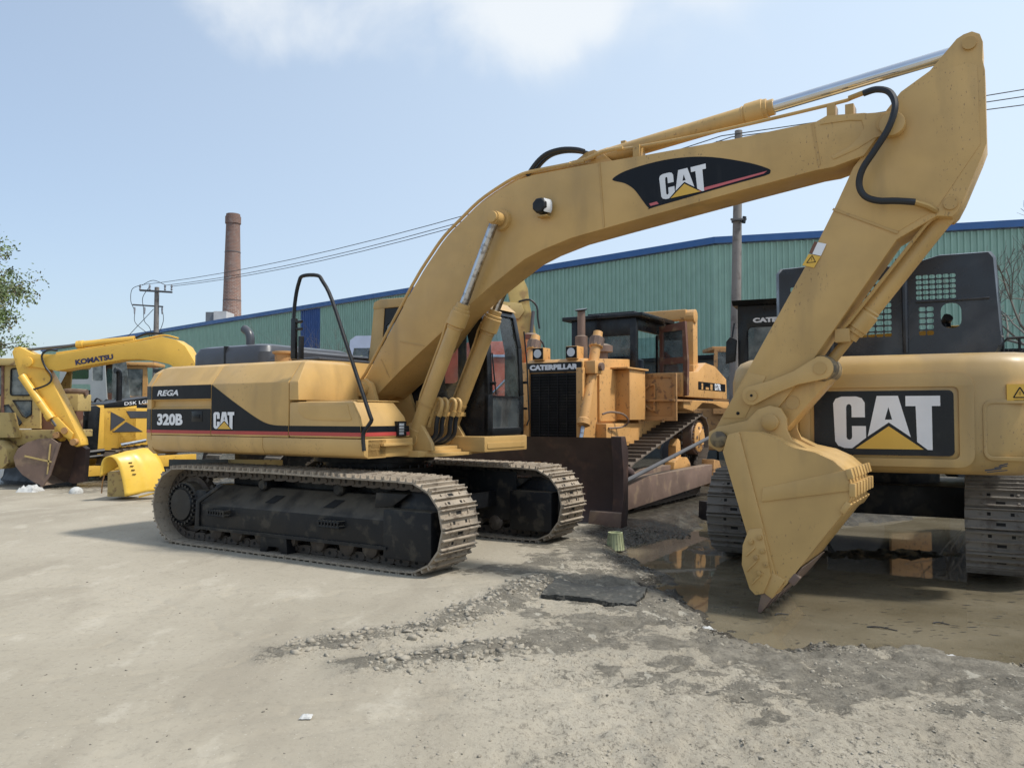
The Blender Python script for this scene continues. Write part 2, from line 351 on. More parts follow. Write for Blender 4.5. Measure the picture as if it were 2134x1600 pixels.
def shoe_mesh(key, width, pitch, mats, gr=3, gh=0.036, slots=True, holes=True):
    b = MB(); w = width/2; L_ = pitch*0.49
    b.box(-L_, L_, -w, w, -0.004, 0.014)
    xs = [-L_+0.008, 0.0, L_-0.012][:gr] if gr == 3 else [-L_*0.55]
    for x in xs:
        b.prism([(x-0.011, 0.012), (x+0.013, 0.012), (x+0.006, gh+0.012), (x-0.005, gh+0.012)], -w+0.004, w-0.004)
    if slots:
        b.m = 1
        b.box(L_*0.30, L_*0.60, -0.040, 0.040, 0.010, 0.0165)
        for y in (-0.10, 0.10): b.box(-L_*0.65, -L_*0.35, y-0.016, y+0.016, 0.010, 0.0165)
        b.m = 0
        for y in (-0.155, 0.155):
            for x in (-L_*0.5, L_*0.5): b.cyl((x, y, 0.013), (x, y, 0.028), 0.013, n=6)
    return b.mesh('track_shoe', mats, 0, 30)
def link_mesh(pitch, m):
    b = MB(); p = pitch*0.5
    prof = [(-p*1.15, -0.03), (-p*0.9, -0.085), (-p*0.2, -0.10), (p*0.9, -0.10), (p*1.15, -0.075), (p*1.1, -0.03), (p*0.5, -0.006), (-p*0.6, -0.006)]
    for s in (-1, 1):
        y = 0.085*s; b.prism(prof, y-0.018, y+0.018)
        b.cyl((p*0.8, y-0.028*s, -0.058), (p*0.8, y+0.030*s, -0.058), 0.026, n=8)
    b.m = 1
    for s in (-1, 1): b.prism(circ(-p*0.15, -0.05, 0.021, 7), 0.085*s+0.0185*s, 0.085*s+0.0195*s)
    return b.mesh('track_link', [m, M_slot], 0, 30)
def make_track(root, yc, width, circles, n, mats, mlink, links=True, gr=3, gh=0.036, slots=True, name='track_chain', label=None):
    path, st = resample(hull_path(circles), n)
    key = (width, round(st, 4), mats[0].name, gr)
    if key not in SHOE: SHOE[key] = (shoe_mesh(key, width, st, mats, gr, gh, slots), link_mesh(st, mlink))
    sh, lk = SHOE[key]
    pb = MB()
    for p, d in path:
        nn = Vector((d.z, 0, -d.x)); q = p-nn*0.056-d*st*0.5; pb.cyl((q.x, yc-0.10, q.z), (q.x, yc+0.10, q.z), 0.022, n=6)
    ch = pb.build(name, mlink, root, label=label)
    for i, (p, d) in enumerate(path):
        nn = Vector((d.z, 0, -d.x))           # outward for a counter-clockwise path
        j = random.uniform(-0.02, 0.02)
        X = (d+nn*j).normalized(); Z = (nn-d*j).normalized(); Y = Z.cross(X)
        M = Matrix(((X.x, Y.x, Z.x, p.x), (X.y, Y.y, Z.y, yc+random.uniform(-.004, .004)), (X.z, Y.z, Z.z, p.z), (0, 0, 0, 1)))
        inst('track_shoe', sh, ch, mw=M)
        if links: inst('track_link', lk, ch, mw=M)
    return ch

# ------------------------------------------------------------------ ground
rs = np.random.RandomState(11)
def vnoise(x, y, s, seed):
    r = np.random.RandomState(seed); T = r.rand(256, 256)
    u, v = x/s+1000.3, y/s+1000.7; i, j = np.floor(u).astype(int), np.floor(v).astype(int); a, b = u-i, v-j
    a, b = a*a*(3-2*a), b*b*(3-2*b); g = lambda p, q: T[p % 256, q % 256]
    return (g(i, j)*(1-a)+g(i+1, j)*a)*(1-b)+(g(i, j+1)*(1-a)+g(i+1, j+1)*a)*b
def fbm(x, y, s, seed, o=4, gain=0.5):
    t = 0; a = 1; n = 0
    for k in range(o): t = t+a*vnoise(x, y, s/2**k, seed+k); n += a; a *= gain
    return t/n
def sm(x, a, b): t = np.clip((x-a)/(b-a), 0, 1); return t*t*(3-2*t)
POOL = np.array([(1.35,10.2),(1.32,9.2),(1.55,7.85),(1.62,6.95),(1.6,6.2),(1.72,5.75),(2.15,5.62),(2.65,5.60),(3.1,5.35),(3.6,4.95),(4.6,4.6),(9.5,4.6),(11,9),(9.5,13.5),(7.0,13.4),(5.9,12.6),(4.9,12.3),(4.0,13.6),(3.4,13.2),(2.5,11.6),(1.7,10.6)])*1.04
def pdist(x, y, P):
    """signed distance to polygon, negative inside"""
    d = np.full(x.shape, 1e9); ins = np.zeros(x.shape, bool); n = len(P)
    for i in range(n):
        ax, ay = P[i]; bx, by = P[(i+1) % n]; ex, ey = bx-ax, by-ay
        t = np.clip(((x-ax)*ex+(y-ay)*ey)/(ex*ex+ey*ey), 0, 1)
        d = np.minimum(d, np.hypot(x-ax-t*ex, y-ay-t*ey))
        c = ((ay > y) != (by > y)) & (x < (bx-ax)*(y-ay)/(by-ay+1e-12)+ax); ins ^= c
    return np.where(ins, -d, d)
RUT = [((-1.45, 5.3), (-0.55, 5.9)), ((-0.55, 5.9), (-0.15, 6.6)), ((-0.15, 6.6), (0.35, 7.6)), ((-0.9, 5.0), (0.1, 5.4))]
def segd(x, y, a, b):
    ex, ey = b[0]-a[0], b[1]-a[1]; t = np.clip(((x-a[0])*ex+(y-a[1])*ey)/(ex*ex+ey*ey), 0, 1)
    return np.hypot(x-a[0]-t*ex, y-a[1]-t*ey)
def terrain(x, y):
    far = sm(np.hypot(x, y), 22, 45)
    warp = (fbm(x, y, 1.1, 3)-0.5)*0.75+(fbm(x, y, 0.28, 9)-0.5)*0.30
    pd = pdist(x, y, POOL)+warp
    basin = sm(-pd, -0.55, 0.35)
    h = -0.19*basin
    # rough strip between the dry yard and the water, and the churned near right corner
    rough = sm(pd, 2.6, 0.2)*sm(-pd, -2.6, 0.1)
    rough = np.maximum(rough, sm(x+(fbm(x, y, .8, 51)-.5)*1.6, -0.9, 0.7)*sm(7.8-y, 0, 1.5)*0.75)
    shore = np.exp(-(pd/.42)**2); h = h+shore*(0.10*(fbm(x, y, .30, 25, 4, .6)-.5)+0.03*(fbm(x, y, .06, 26, 2)-.5))
    isl = np.exp(-(((x-2.75)/.55)**2+((y-10.1)/.35)**2))+np.exp(-(((x-4.5)/1.1)**2+((y-9.9)/.30)**2)); h = h+isl*(.02+.10*fbm(x, y, .3, 27, 4, .6))*basin
    rut = np.minimum.reduce([segd(x, y, a, b) for a, b in RUT])
    rutm = np.exp(-((rut+(fbm(x, y, .25, 77)-.5)*.25)/0.20)**2)
    keep = 1-sm(np.hypot((x+1.7)/3.2, (y-9.9)/2.4), 1.15, 0.9)     # level where the machine stands
    h = h+rough*(0.055*(fbm(x, y, .55, 21, 4)-.5)+0.055*(fbm(x, y, .13, 31, 4, .68)-.5)-0.03*sm(fbm(x, y, .35, 35, 5, .7), .52, .60))*keep
    h = h+rutm*(0.085*fbm(x, y, .16, 41, 4, .72)+0.0)*keep
    h = h+0.016*(fbm(x, y, 1.9, 61, 3)-.5)*keep+0.004*(fbm(x, y, .07, 71, 2)-.5)
    for (c0, c1, c2) in ((.42, -1.9, .11), (.42, -1.55, .11), (-.25, 4.6, .10), (-.25, 4.95, .10)):
        dl = np.abs(y-c0*x-(c1+6.2 if c1 < 0 else c1)+.12*np.sin(x*1.7)); h = h-.012*sm(dl, c2, c2*.5)*keep*(.4+.6*vnoise(x, y, .09, 88))*sm(x, -2.5, -.5)
    ridge = np.abs(fbm(x*0.55+y*0.3, y*1.2, .5, 81, 3)-.5); h = h-0.010*sm(ridge, .04, 0.0)*keep
    h = h-0.05*sm(y, 12, 15)*(1-basin)
    return h*(1-far), basin, rough, rutm, pd
def axis_pts(lo, hi, fine, a, b, g):
    c = list(np.arange(a, b, fine)); s = fine; v = b
    while v < hi: c.append(v); s = min(s*g, 30); v += s
    c.append(hi); s = fine; v = a-fine
    while v > lo: c.insert(0, v); s = min(s*g, 30); v -= s
    c.insert(0, lo); return np.array(c)
gx = axis_pts(-420, 420, 0.026, -3.6, 5.2, 1.035); gy = axis_pts(-60, 700, 0.026, 2.7, 9.6, 1.035)
GX, GY = np.meshgrid(gx, gy); X, Y = GX.ravel(), GY.ravel()
H, basin, rough, rutm, pd = terrain(X, Y)
nx, ny = len(gx), len(gy)
me = bpy.data.meshes.new('ground'); me.vertices.add(nx*ny); me.vertices.foreach_set('co', np.stack([X, Y, H], 1).ravel())
ii = (np.arange(ny-1)[:, None]*nx+np.arange(nx-1)[None]).ravel()
F = np.stack([ii, ii+1, ii+nx+1, ii+nx], 1).ravel(); nf = len(ii)
me.loops.add(nf*4); me.loops.foreach_set('vertex_index', F.astype(np.int32)); me.polygons.add(nf)
me.polygons.foreach_set('loop_start', np.arange(0, nf*4, 4, dtype=np.int32)); me.polygons.foreach_set('use_smooth', np.ones(nf, bool))
me.update(calc_edges=True)
# damp earth is soil that lies close to the water; mud is the churned soil; bare is scraped pale concrete
hw = H+0.147
wet = np.clip(sm(hw+(fbm(X, Y, .3, 91)-.5)*.06, 0.11, 0.01)*sm(pd, 2.0, 0.5)+0.0, 0, 1)
wet = np.maximum(wet, sm(Y+(fbm(X, Y, 2.2, 95)-.5)*5, 15.5, 18.5)*0.55*sm(-Y, -70, -40))
wet = np.maximum(wet, sm(X+Y*0.0+(fbm(X, Y, 1.2, 96)-.5)*2.0, 0.3, 1.4)*sm(Y, 7.6, 9.0)*0.8)
zone = sm(pd+(fbm(X, Y, .8, 97, 5, .6)-.5)*2.4, 2.3, 0.45)
mud = np.clip(zone*(0.30+0.75*sm(fbm(X, Y, .42, 98, 5, .6), .36, .54))+0.55*rutm+0.35*rough*sm(fbm(X, Y, .3, 99, 4), .5, .68), 0, 1)
for nm, a in (('wet', wet), ('mud', mud), ('churn', np.clip(rough+rutm, 0, 1))):
    at = me.attributes.new(nm, 'FLOAT', 'POINT'); at.data.foreach_set('value', a.astype(np.float32))
def ground_mat():
    m = bpy.data.materials.new('dusty_yard_ground'); m.use_nodes = True
    t = m.node_tree; n = t.nodes; l = t.links; p = n['Principled BSDF']; c = n.new('ShaderNodeTexCoord')
    def noise(s, det=6, rough=.55, st=None, dist=0):
        q = n.new('ShaderNodeTexNoise'); q.inputs['Scale'].default_value = s; q.inputs['Detail'].default_value = det
        q.inputs['Roughness'].default_value = rough; q.inputs['Distortion'].default_value = dist
        if st:
            mp = n.new('ShaderNodeMapping'); mp.inputs['Scale'].default_value = st; mp.inputs['Rotation'].default_value = (0, 0, R(35))
            l.new(c.outputs['Object'], mp.inputs[0]); l.new(mp.outputs[0], q.inputs['Vector'])
        else: l.new(c.outputs['Object'], q.inputs['Vector'])
        return q.outputs['Fac']
    def rng(v, a, b, x, y):
        q = n.new('ShaderNodeMapRange'); q.interpolation_type = 'SMOOTHSTEP'
        for i, k in enumerate((a, b, x, y)): q.inputs[i+1].default_value = k
        l.new(v, q.inputs[0]); return q.outputs[0]
    def mix(f, a, b):
        q = n.new('ShaderNodeMix'); q.data_type = 'RGBA'; l.new(f, q.inputs[0])
        for i, v in ((6, a), (7, b)):
            if isinstance(v, tuple): q.inputs[i].default_value = (*v, 1)
            else: l.new(v, q.inputs[i])
        return q.outputs[2]
    def mth(op, a, b):
        q = n.new('ShaderNodeMath'); q.operation = op
        for i, v in enumerate((a, b)):
            if isinstance(v, float): q.inputs[i].default_value = v
            else: l.new(v, q.inputs[i])
        return q.outputs[0]
    def attr(a):
        q = n.new('ShaderNodeAttribute'); q.attribute_name = a; return q.outputs['Fac']
    col = mix(rng(noise(0.35, 5), .35, .65, 0, 1), (0.325, 0.288, 0.222), (0.405, 0.362, 0.285))
    col = mix(rng(noise(1.1, 7, .6, (1, .28, 1), .4), .50, .66, 0, .55), col, (0.270, 0.235, 0.180))
    col = mix(rng(noise(2.4, 8, .65, (1, .5, 1)), .55, .68, 0, .45), col, (0.50, 0.455, 0.37))
    col = mix(rng(noise(11, 7, .7, (1, .6, 1)), .54, .66, 0, .35), col, (0.24, 0.215, 0.17))
    col = mix(rng(noise(26, 6, .7), .52, .70, 0, .45), col, (0.21, 0.185, 0.145))
    col = mix(rng(noise(60, 4, .6), .62, .72, 0, .5), col, (0.56, 0.52, 0.44))
    ch = attr('churn')
    for sc_, lo_, hi_, am_, cc in ((34, .54, .62, .7, (0.13, 0.112, 0.085)), (75, .54, .62, .6, (0.15, 0.13, 0.10)), (17, .54, .66, .6, (0.19, 0.168, 0.13)), (48, .58, .66, .6, (0.50, 0.46, 0.39))):
        col = mix(mth('MULTIPLY', rng(noise(sc_, 8, .75, (1, .55, 1)), lo_, hi_, 0, am_), ch), col, cc)
    mudc = mix(rng(noise(5, 7, .65), .35, .65, 0, 1), (0.145, 0.130, 0.102), (0.25, 0.225, 0.178))
    ch = attr('churn')
    for sc_, lo_, hi_, am_, cc in ((34, .54, .62, .7, (0.13, 0.112, 0.085)), (75, .54, .62, .6, (0.15, 0.13, 0.10)), (17, .54, .66, .6, (0.19, 0.168, 0.13)), (48, .58, .66, .6, (0.50, 0.46, 0.39))):
        col = mix(mth('MULTIPLY', rng(noise(sc_, 8, .75, (1, .55, 1)), lo_, hi_, 0, am_), ch), col, cc)
    mudc = mix(rng(noise(30, 8, .75), .50, .62, 0, .7), mudc, (0.095, 0.085, 0.067))
    mudc = mix(rng(noise(52, 6, .7), .56, .66, 0, .6), mudc, (0.36, 0.325, 0.265))
    mudc = mix(rng(noise(6, 7, .6, (1, .45, 1), .6), .60, .64, 0, .85), mudc, (0.44, 0.405, 0.33))
    mf = rng(mth('ADD', attr('mud'), mth('MULTIPLY', mth('SUBTRACT', noise(9, 9, .78), .5), 2.0)), .34, .56, 0, 1)
    col = mix(mf, col, mudc)
    wf = rng(mth('ADD', attr('wet'), mth('MULTIPLY', mth('SUBTRACT', noise(12, 8, .75), .5), 1.4)), .24, .60, 0, 1)
    col = mix(wf, col, mix(rng(noise(6, 6), .4, .7, 0, 1), (0.048, 0.042, 0.032), (0.095, 0.083, 0.062)))
    l.new(col, p.inputs['Base Color'])
    rgh = mix(wf, (0.93,)*3, (0.27,)*3)
    s = n.new('ShaderNodeSeparateColor'); l.new(rgh, s.inputs[0]); l.new(s.outputs[0], p.inputs['Roughness'])
    p.inputs['Specular IOR Level'].default_value = 0.35
    b = n.new('ShaderNodeBump'); b.inputs['Strength'].default_value = 0.8; b.inputs['Distance'].default_value = 0.016
    hgt = mth('ADD', mth('MULTIPLY', noise(16, 9, .75), mth('ADD', mth('ADD', mf, ch), .35)), mth('MULTIPLY', noise(70, 6, .75), mth('ADD', mth('MULTIPLY', ch, .5), .2)))
    l.new(hgt, b.inputs['Height']); l.new(b.outputs[0], p.inputs['Normal']); return m
me.materials.append(ground_mat())
inst('ground', me, kind='structure')
WZ = -0.155
def water_mat():
    m = bpy.data.materials.new('muddy_puddle_water'); m.use_nodes = True
    t = m.node_tree; n = t.nodes; l = t.links; p = n['Principled BSDF']; c = n.new('ShaderNodeTexCoord')
    q = n.new('ShaderNodeTexNoise'); q.inputs['Scale'].default_value = 1.2; q.inputs['Detail'].default_value = 5; l.new(c.outputs['Object'], q.inputs[0])
    r = n.new('ShaderNodeValToRGB'); r.color_ramp.elements[0].color = (0.25, 0.21, 0.135, 1); r.color_ramp.elements[1].color = (0.40, 0.345, 0.24, 1)
    r.color_ramp.elements[0].position = .35; r.color_ramp.elements[1].position = .65; l.new(q.outputs['Fac'], r.inputs[0])
    df = n.new('ShaderNodeBsdfDiffuse'); l.new(r.outputs[0], df.inputs[0]); tr = n.new('ShaderNodeBsdfTransparent'); tr.inputs[0].default_value = (.88, .82, .70, 1)
    gl = n.new('ShaderNodeBsdfGlossy'); gl.inputs['Roughness'].default_value = 0.03; fr = n.new('ShaderNodeFresnel'); fr.inputs[0].default_value = 1.33
    m1 = n.new('ShaderNodeMixShader'); m1.inputs[0].default_value = .5; l.new(df.outputs[0], m1.inputs[1]); l.new(tr.outputs[0], m1.inputs[2])
    m2 = n.new('ShaderNodeMixShader'); l.new(fr.outputs[0], m2.inputs[0]); l.new(m1.outputs[0], m2.inputs[1]); l.new(gl.outputs[0], m2.inputs[2]); l.new(m2.outputs[0], n['Material Output'].inputs[0])
    q2 = n.new('ShaderNodeTexNoise'); q2.inputs['Scale'].default_value = 5; q2.inputs['Detail'].default_value = 3; l.new(c.outputs['Object'], q2.inputs[0])
    b = n.new('ShaderNodeBump'); b.inputs['Strength'].default_value = 0.03; b.inputs['Distance'].default_value = 0.01
    l.new(q2.outputs['Fac'], b.inputs['Height']); l.new(b.outputs[0], gl.inputs['Normal']); l.new(b.outputs[0], fr.inputs['Normal'])
    return m
MB().add([(0.3, 3.6, WZ), (13, 3.6, WZ), (13, 15.0, WZ), (0.3, 15.0, WZ)], [(0, 1, 2, 3)]).build('puddle_water', water_mat(), kind='structure')
def gh(x, y): return float(terrain(np.array([float(x)]), np.array([float(y)]))[0][0])
def gha(x, y): return terrain(np.asarray(x, float), np.asarray(y, float))[0]

# loose soil: clods along the churned strip, grit everywhere on it
def scatter(name, n, pick, size, m, seed, label=None):
    r = np.random.RandomState(seed); ico = MB()
    t = (1+5**.5)/2
    V = np.array([(-1,t,0),(1,t,0),(-1,-t,0),(1,-t,0),(0,-1,t),(0,1,t),(0,-1,-t),(0,1,-t),(t,0,-1),(t,0,1),(-t,0,-1),(-t,0,1)])/1.9
    Fc = np.array([(0,11,5),(0,5,1),(0,1,7),(0,7,10),(0,10,11),(1,5,9),(5,11,4),(11,10,2),(10,7,6),(7,1,8),(3,9,4),(3,4,2),(3,2,6),(3,6,8),(3,8,9),(4,9,5),(2,4,11),(6,2,10),(8,6,7),(9,8,1)])
    P = pick(r, n); n = len(P)
    s = size[0]+(size[1]-size[0])*r.rand(n)**6
    z = gha(P[:, 0], P[:, 1])-s*.22
    A = V[None]*(0.45+1.0*r.rand(n, 12, 1))*s[:, None, None]*np.array([1, 1, .62])[None, None]*(0.7+.6*r.rand(n, 1, 3))
    a = r.rand(n)*6.28; ca, sa = np.cos(a)[:, None], np.sin(a)[:, None]
    Xx = A[..., 0]*ca-A[..., 1]*sa+P[:, :1]; Yy = A[..., 0]*sa+A[..., 1]*ca+P[:, 1:2]; Zz = A[..., 2]+(z+s*.18)[:, None]
    co = np.stack([Xx, Yy, Zz], -1).reshape(-1, 3); fc = (Fc[None]+(np.arange(n)*12)[:, None, None]).reshape(-1, 3)
    me = bpy.data.meshes.new(name); me.vertices.add(len(co)); me.vertices.foreach_set('co', co.ravel())
    me.loops.add(fc.size); me.loops.foreach_set('vertex_index', fc.ravel().astype(np.int32)); me.polygons.add(len(fc))
    me.polygons.foreach_set('loop_start', np.arange(0, fc.size, 3, dtype=np.int32)); me.update(calc_edges=True); me.materials.append(m)
    inst(name, me, kind='stuff')
def pick_rut(r, n):
    o = []
    for _ in range(n):
        a, b = RUT[r.randint(len(RUT))]; t = r.rand(); w = r.randn()*.16
        dx, dy = b[0]-a[0], b[1]-a[1]; q = math.hypot(dx, dy); o.append((a[0]+t*dx-dy/q*w, a[1]+t*dy+dx/q*w))
    return np.array(o)
def pick_rough(r, n):
    P = np.stack([r.uniform(-2.0, 5.6, n*6), 2.8+6.2*r.rand(n*6)**1.3], 1); _, _, ro, _, pd_ = terrain(P[:, 0], P[:, 1])
    cl_ = sm(fbm(P[:, 0], P[:, 1], .5, 123, 3), .45, .65)
    return P[(r.rand(len(P)) < ro*cl_) & (pd_ > -0.10)][:n]
def pick_all(r, n): return np.stack([r.uniform(-4, 4, n), 2.8+6*r.rand(n)**1.5], 1)
def pick_shore(r, n):
    P = np.stack([r.uniform(.2, 7, n*14), r.uniform(3.5, 12, n*14)], 1); _, _, _, _, pd_ = terrain(P[:, 0], P[:, 1])
    return P[(pd_ > -.5) & (pd_ < .45) & (r.rand(len(P)) < sm(fbm(P[:, 0], P[:, 1], .4, 133, 3), .42, .6))][:n]
scatter('mud_clods', 2600, pick_rut, (.003, .034), M_clod, 1)
scatter('dry_grit', 14000, pick_rough, (.0015, .014), M_clod, 2)
scatter('yard_grit', 2600, pick_all, (.0012, .009), M_clodd, 3)
scatter('shore_clods', 9000, pick_shore, (.002, .022), M_clodd, 4)

# ------------------------------------------------------------------ warehouse, chimney, poles
WA = Vector((7.4, 28.9, 0)); UL = Vector((-0.737, 0.676, 0)).normalized(); UR = Vector((0.965, -0.262, 0)).normalized()
wh = thing('warehouse', 'long green corrugated warehouse with blue roof trim behind the machines', 'warehouse', tuple(WA))
def corr(m):
    b = MB(); n = 5; p = 1.0/n; z0, z1 = 3.75, 7.75; xs = []
    for i in range(n):
        x = i*p; xs += [(x, 0), (x+.105, 0), (x+.125, .05), (x+.18, .05)]
    xs.append((1.0, 0)); vs = [(x, -y, z0) for x, y in xs]+[(x, -y, z1) for x, y in xs]; k = len(xs)
    b.add(vs, [(i, i+1, k+i+1, k+i) for i in range(k-1)]); return b.mesh('wall_sheet', m, 0, 20)
cg, cb = corr(M_green), corr(M_blue)
def wallrun(u, n, start, blue=()):
    ang = math.atan2(u.y, u.x); flip = start
    for i in range(n):
        if flip: M = Matrix.Translation(u*(i+1))@Matrix.Rotation(ang+math.pi, 4, 'Z')
        else: M = Matrix.Translation(u*i)@Matrix.Rotation(ang, 4, 'Z')
        inst('wall_sheet', cb if i in blue else cg, wh, mw=M)
wallrun(UL, 72, True, (25, 26)); wallrun(UR, 26, False)
def wstrip(name, u, length, y0, y1, z0, z1, m, t0=0.0):
    b = MB(); a = math.atan2(u.y, u.x); s = 1 if u.x > 0 else -1
    b.box(t0, length, min(-y0*s, -y1*s), max(-y0*s, -y1*s), z0, z1); b.xf(Matrix.Rotation(a, 4, 'Z')); return b.build(name, m, wh)
for u, ln in ((UL, 72), (UR, 26)):
    wstrip('roof_trim', u, ln, -0.1, 0.14, 7.79, 8.03 if u.x < 0 else 8.027, M_cap, t0=-.03)
    wstrip('sill_strip', u, ln, -0.05, 0.10, 3.62, 3.76, M_slot, t0=0.05)
    wstrip('wall_base', u, ln, -0.25, -0.02, -0.1, 3.62, M_base, t0=0.05)
    for t in range(0, ln, 5):
        p = u*(t+.3)+Vector((-u.y, u.x, 0))*(0.16 if u.x < 0 else -0.16)
nb = Vector((UL.y, -UL.x, 0)) if UL.y > 0 else Vector((-UL.y, UL.x, 0))
back = Vector((0.52, 0.85, 0)).normalized()
rb = MB(); e0 = UL*72; e1 = UR*26; q = [e0, Vector((0, 0, 0)), e1]
rb.add([(*(v+back*.1).xy, 7.9) for v in q]+[(*(v+back*16).xy, 9.6) for v in q], [(0, 1, 4, 3), (1, 2, 5, 4)]); rb.build('roof', M_roof, wh)
eb = MB(); eb.add([(*e1.xy, 0), (*(e1+back*16).xy, 0), (*(e1+back*16).xy, 9.5), (*e1.xy, 7.8)], [(0, 1, 2, 3)])
eb.add([(*e0.xy, 0), (*(e0+back*16).xy, 0), (*(e0+back*16).xy, 9.5), (*e0.xy, 7.8)], [(0, 1, 2, 3)]); eb.build('end_wall', M_base, wh)
pr = thing('roof_plant_room', 'small pale boxy room on the warehouse roof beside the chimney foot', 'roof room', (-20.9, 57, 7.9))
MB().box(-0.15, 0.75, -.8, .8, 0, 1.02).build('room_box', mat('pale_render', (.55, .53, .50), .8), pr)
MB().box(-.75, -0.15, -.7, .8, 0, .98).build('louvre', mat('grey_louvre', (.16, .17, .18), .7), pr)
# brick chimney
def brick_mat():
    m = bpy.data.materials.new('old_chimney_brick'); m.use_nodes = True
    t = m.node_tree; n = t.nodes; l = t.links; p = n['Principled BSDF']; c = n.new('ShaderNodeTexCoord')
    w = n.new('ShaderNodeMapping'); w.inputs['Scale'].default_value = (1, 1, 1)
    br = n.new('ShaderNodeTexBrick'); br.inputs['Scale'].default_value = 1.0; br.inputs['Brick Width'].default_value = .42; br.inputs['Row Height'].default_value = .16
    br.inputs['Mortar Size'].default_value = .018; br.inputs['Color1'].default_value = (.30, .14, .09, 1); br.inputs['Color2'].default_value = (.19, .10, .075, 1); br.inputs['Mortar'].default_value = (.42, .37, .33, 1)
    l.new(c.outputs['UV'], br.inputs['Vector'])
    q = n.new('ShaderNodeTexNoise'); q.inputs['Scale'].default_value = 1.6; q.inputs['Detail'].default_value = 9; q.inputs['Roughness'].default_value = .8; l.new(c.outputs['Object'], q.inputs[0])
    r = n.new('ShaderNodeMapRange'); r.inputs[1].default_value = .54; r.inputs[2].default_value = .62; r.inputs[4].default_value = .75; l.new(q.outputs['Fac'], r.inputs[0])
    mx = n.new('ShaderNodeMix'); mx.data_type = 'RGBA'; l.new(r.outputs[0], mx.inputs[0]); l.new(br.outputs[0], mx.inputs[6]); mx.inputs[7].default_value = (.42, .37, .34, 1)
    s = n.new('ShaderNodeSeparateXYZ'); l.new(c.outputs['Object'], s.inputs[0])
    r2 = n.new('ShaderNodeMapRange'); r2.inputs[1].default_value = 12; r2.inputs[2].default_value = 24; r2.inputs[4].default_value = .6; l.new(s.outputs[2], r2.inputs[0])
    m2 = n.new('ShaderNodeMix'); m2.data_type = 'RGBA'; l.new(r2.outputs[0], m2.inputs[0]); l.new(mx.outputs[2], m2.inputs[6]); m2.inputs[7].default_value = (.10, .06, .05, 1)
    l.new(m2.outputs[2], p.inputs['Base Color']); p.inputs['Roughness'].default_value = .9; return m
chm = thing('brick_chimney', 'tall round brick factory chimney with a pale scaled shaft', 'chimney', (-31.65, 90, 0))
MBR = brick_mat()
cb_ = MB(); NS = 40
prof = [(0, 1.30), (13, 1.02), (23.3, .76), (23.31, .86), (24.1, .86), (24.11, .78), (24.4, .76)]
cb_.lathe((0, 0, 0), (0, 0, 1), prof, NS)
co = cb_.build('shaft', MBR, chm, ang=50)
uv = co.data.uv_layers.new(name='UVMap')
for lp in co.data.loops:
    v = co.data.vertices[lp.vertex_index].co; uv.data[lp.index].uv = ((math.atan2(v.y, v.x) % (2*math.pi))*1.0, v.z)
for z in (8.5, 14.5, 20.0):
    r_ = 1.30-(z/24.4)*.54+.02; MB().lathe((0, 0, z), (0, 0, 1), [(0, r_), (.08, r_)], 32).build('iron_band', M_steel, chm)

p1 = thing('utility_pole', 'slim concrete power pole with two crossarms standing left of the chimney', 'utility pole', (-17.85, 40, 0))
MB().cyl((0, 0, 0), (0, 0, 8.0), .17, .11, 12).build('pole', M_conc, p1)
MB().bar((-.85, 0, 7.85), (.85, -.2, 7.72), .09, .09).build('crossarm', M_steel, p1)
MB().bar((-1.2, 0, 7.12), (.32, 0, 7.02), .07, .07).build('crossarm', M_steel, p1)
for x in (-.8, -.32, .45, .78):
    MB().lathe((x, -.1, 7.82), (0, 0, 1), [(0, .03), (.06, .06), (.12, .03), (.2, .06), (.3, .03)], 8).build('insulator', M_ins, p1)
for x in (-1.1, -.6, .28): MB().lathe((x, 0, 7.0), (0, 0, -1), [(0, .03), (.1, .05), (.35, .03)], 8).build('insulator', M_ins, p1)
jb = MB()
for pts in ([(-.85, 0, 8.1), (-1.25, 0, 7.9), (-1.3, 0, 7.3), (-1.1, 0, 6.8), (-1.05, 0, 6.2), (-.35, 0, 5.6), (-.25, 0, 5.2)],
            [(-.32, 0, 8.1), (-.7, 0, 7.5), (-.65, 0, 6.9), (-.6, 0, 6.3), (-.3, 0, 5.9), (-.2, 0, 5.1)],
            [(.45, 0, 8.1), (-.2, 0, 8.35), (-.75, 0, 8.1)], [(.28, 0, 6.9), (.35, 0, 6.3), (.1, 0, 5.6)], [(-.15, 0, 6.9), (-1.9, 0, 5.0)]):
    jb.tube(pts, .016, 5, 5)
jb.build('jumper_cable', M_wire, p1)
MB().box(-.5, .1, -.06, .06, 5.6, 5.66).build('cable_bracket', M_steel, p1)
p2 = thing('utility_pole', 'thick concrete power pole behind the bulldozer cab', 'utility pole', (5.52, 20, 0))
MB().cyl((0, 0, 0), (.22, 0, 8.75), .155, .095, 14).build('pole', M_conc, p2)
MB().lathe((.15, 0, 6.42), (0, 0, 1), [(0, .135), (.05, .135)], 14).build('clamp', M_steel, p2)
MB().box(-.05, .34, -.2, -.14, 6.43, 6.47).build('cable_bracket', M_steel, p2)
MB().cyl((.27, -.16, 6.36), (.30, -.16, 6.52), .05, n=8).build('cable_stub', M_black, p2)
MB().bar((-.35, .02, 8.45), (.75, .02, 8.5), .07, .07).build('crossarm', M_steel, p2)
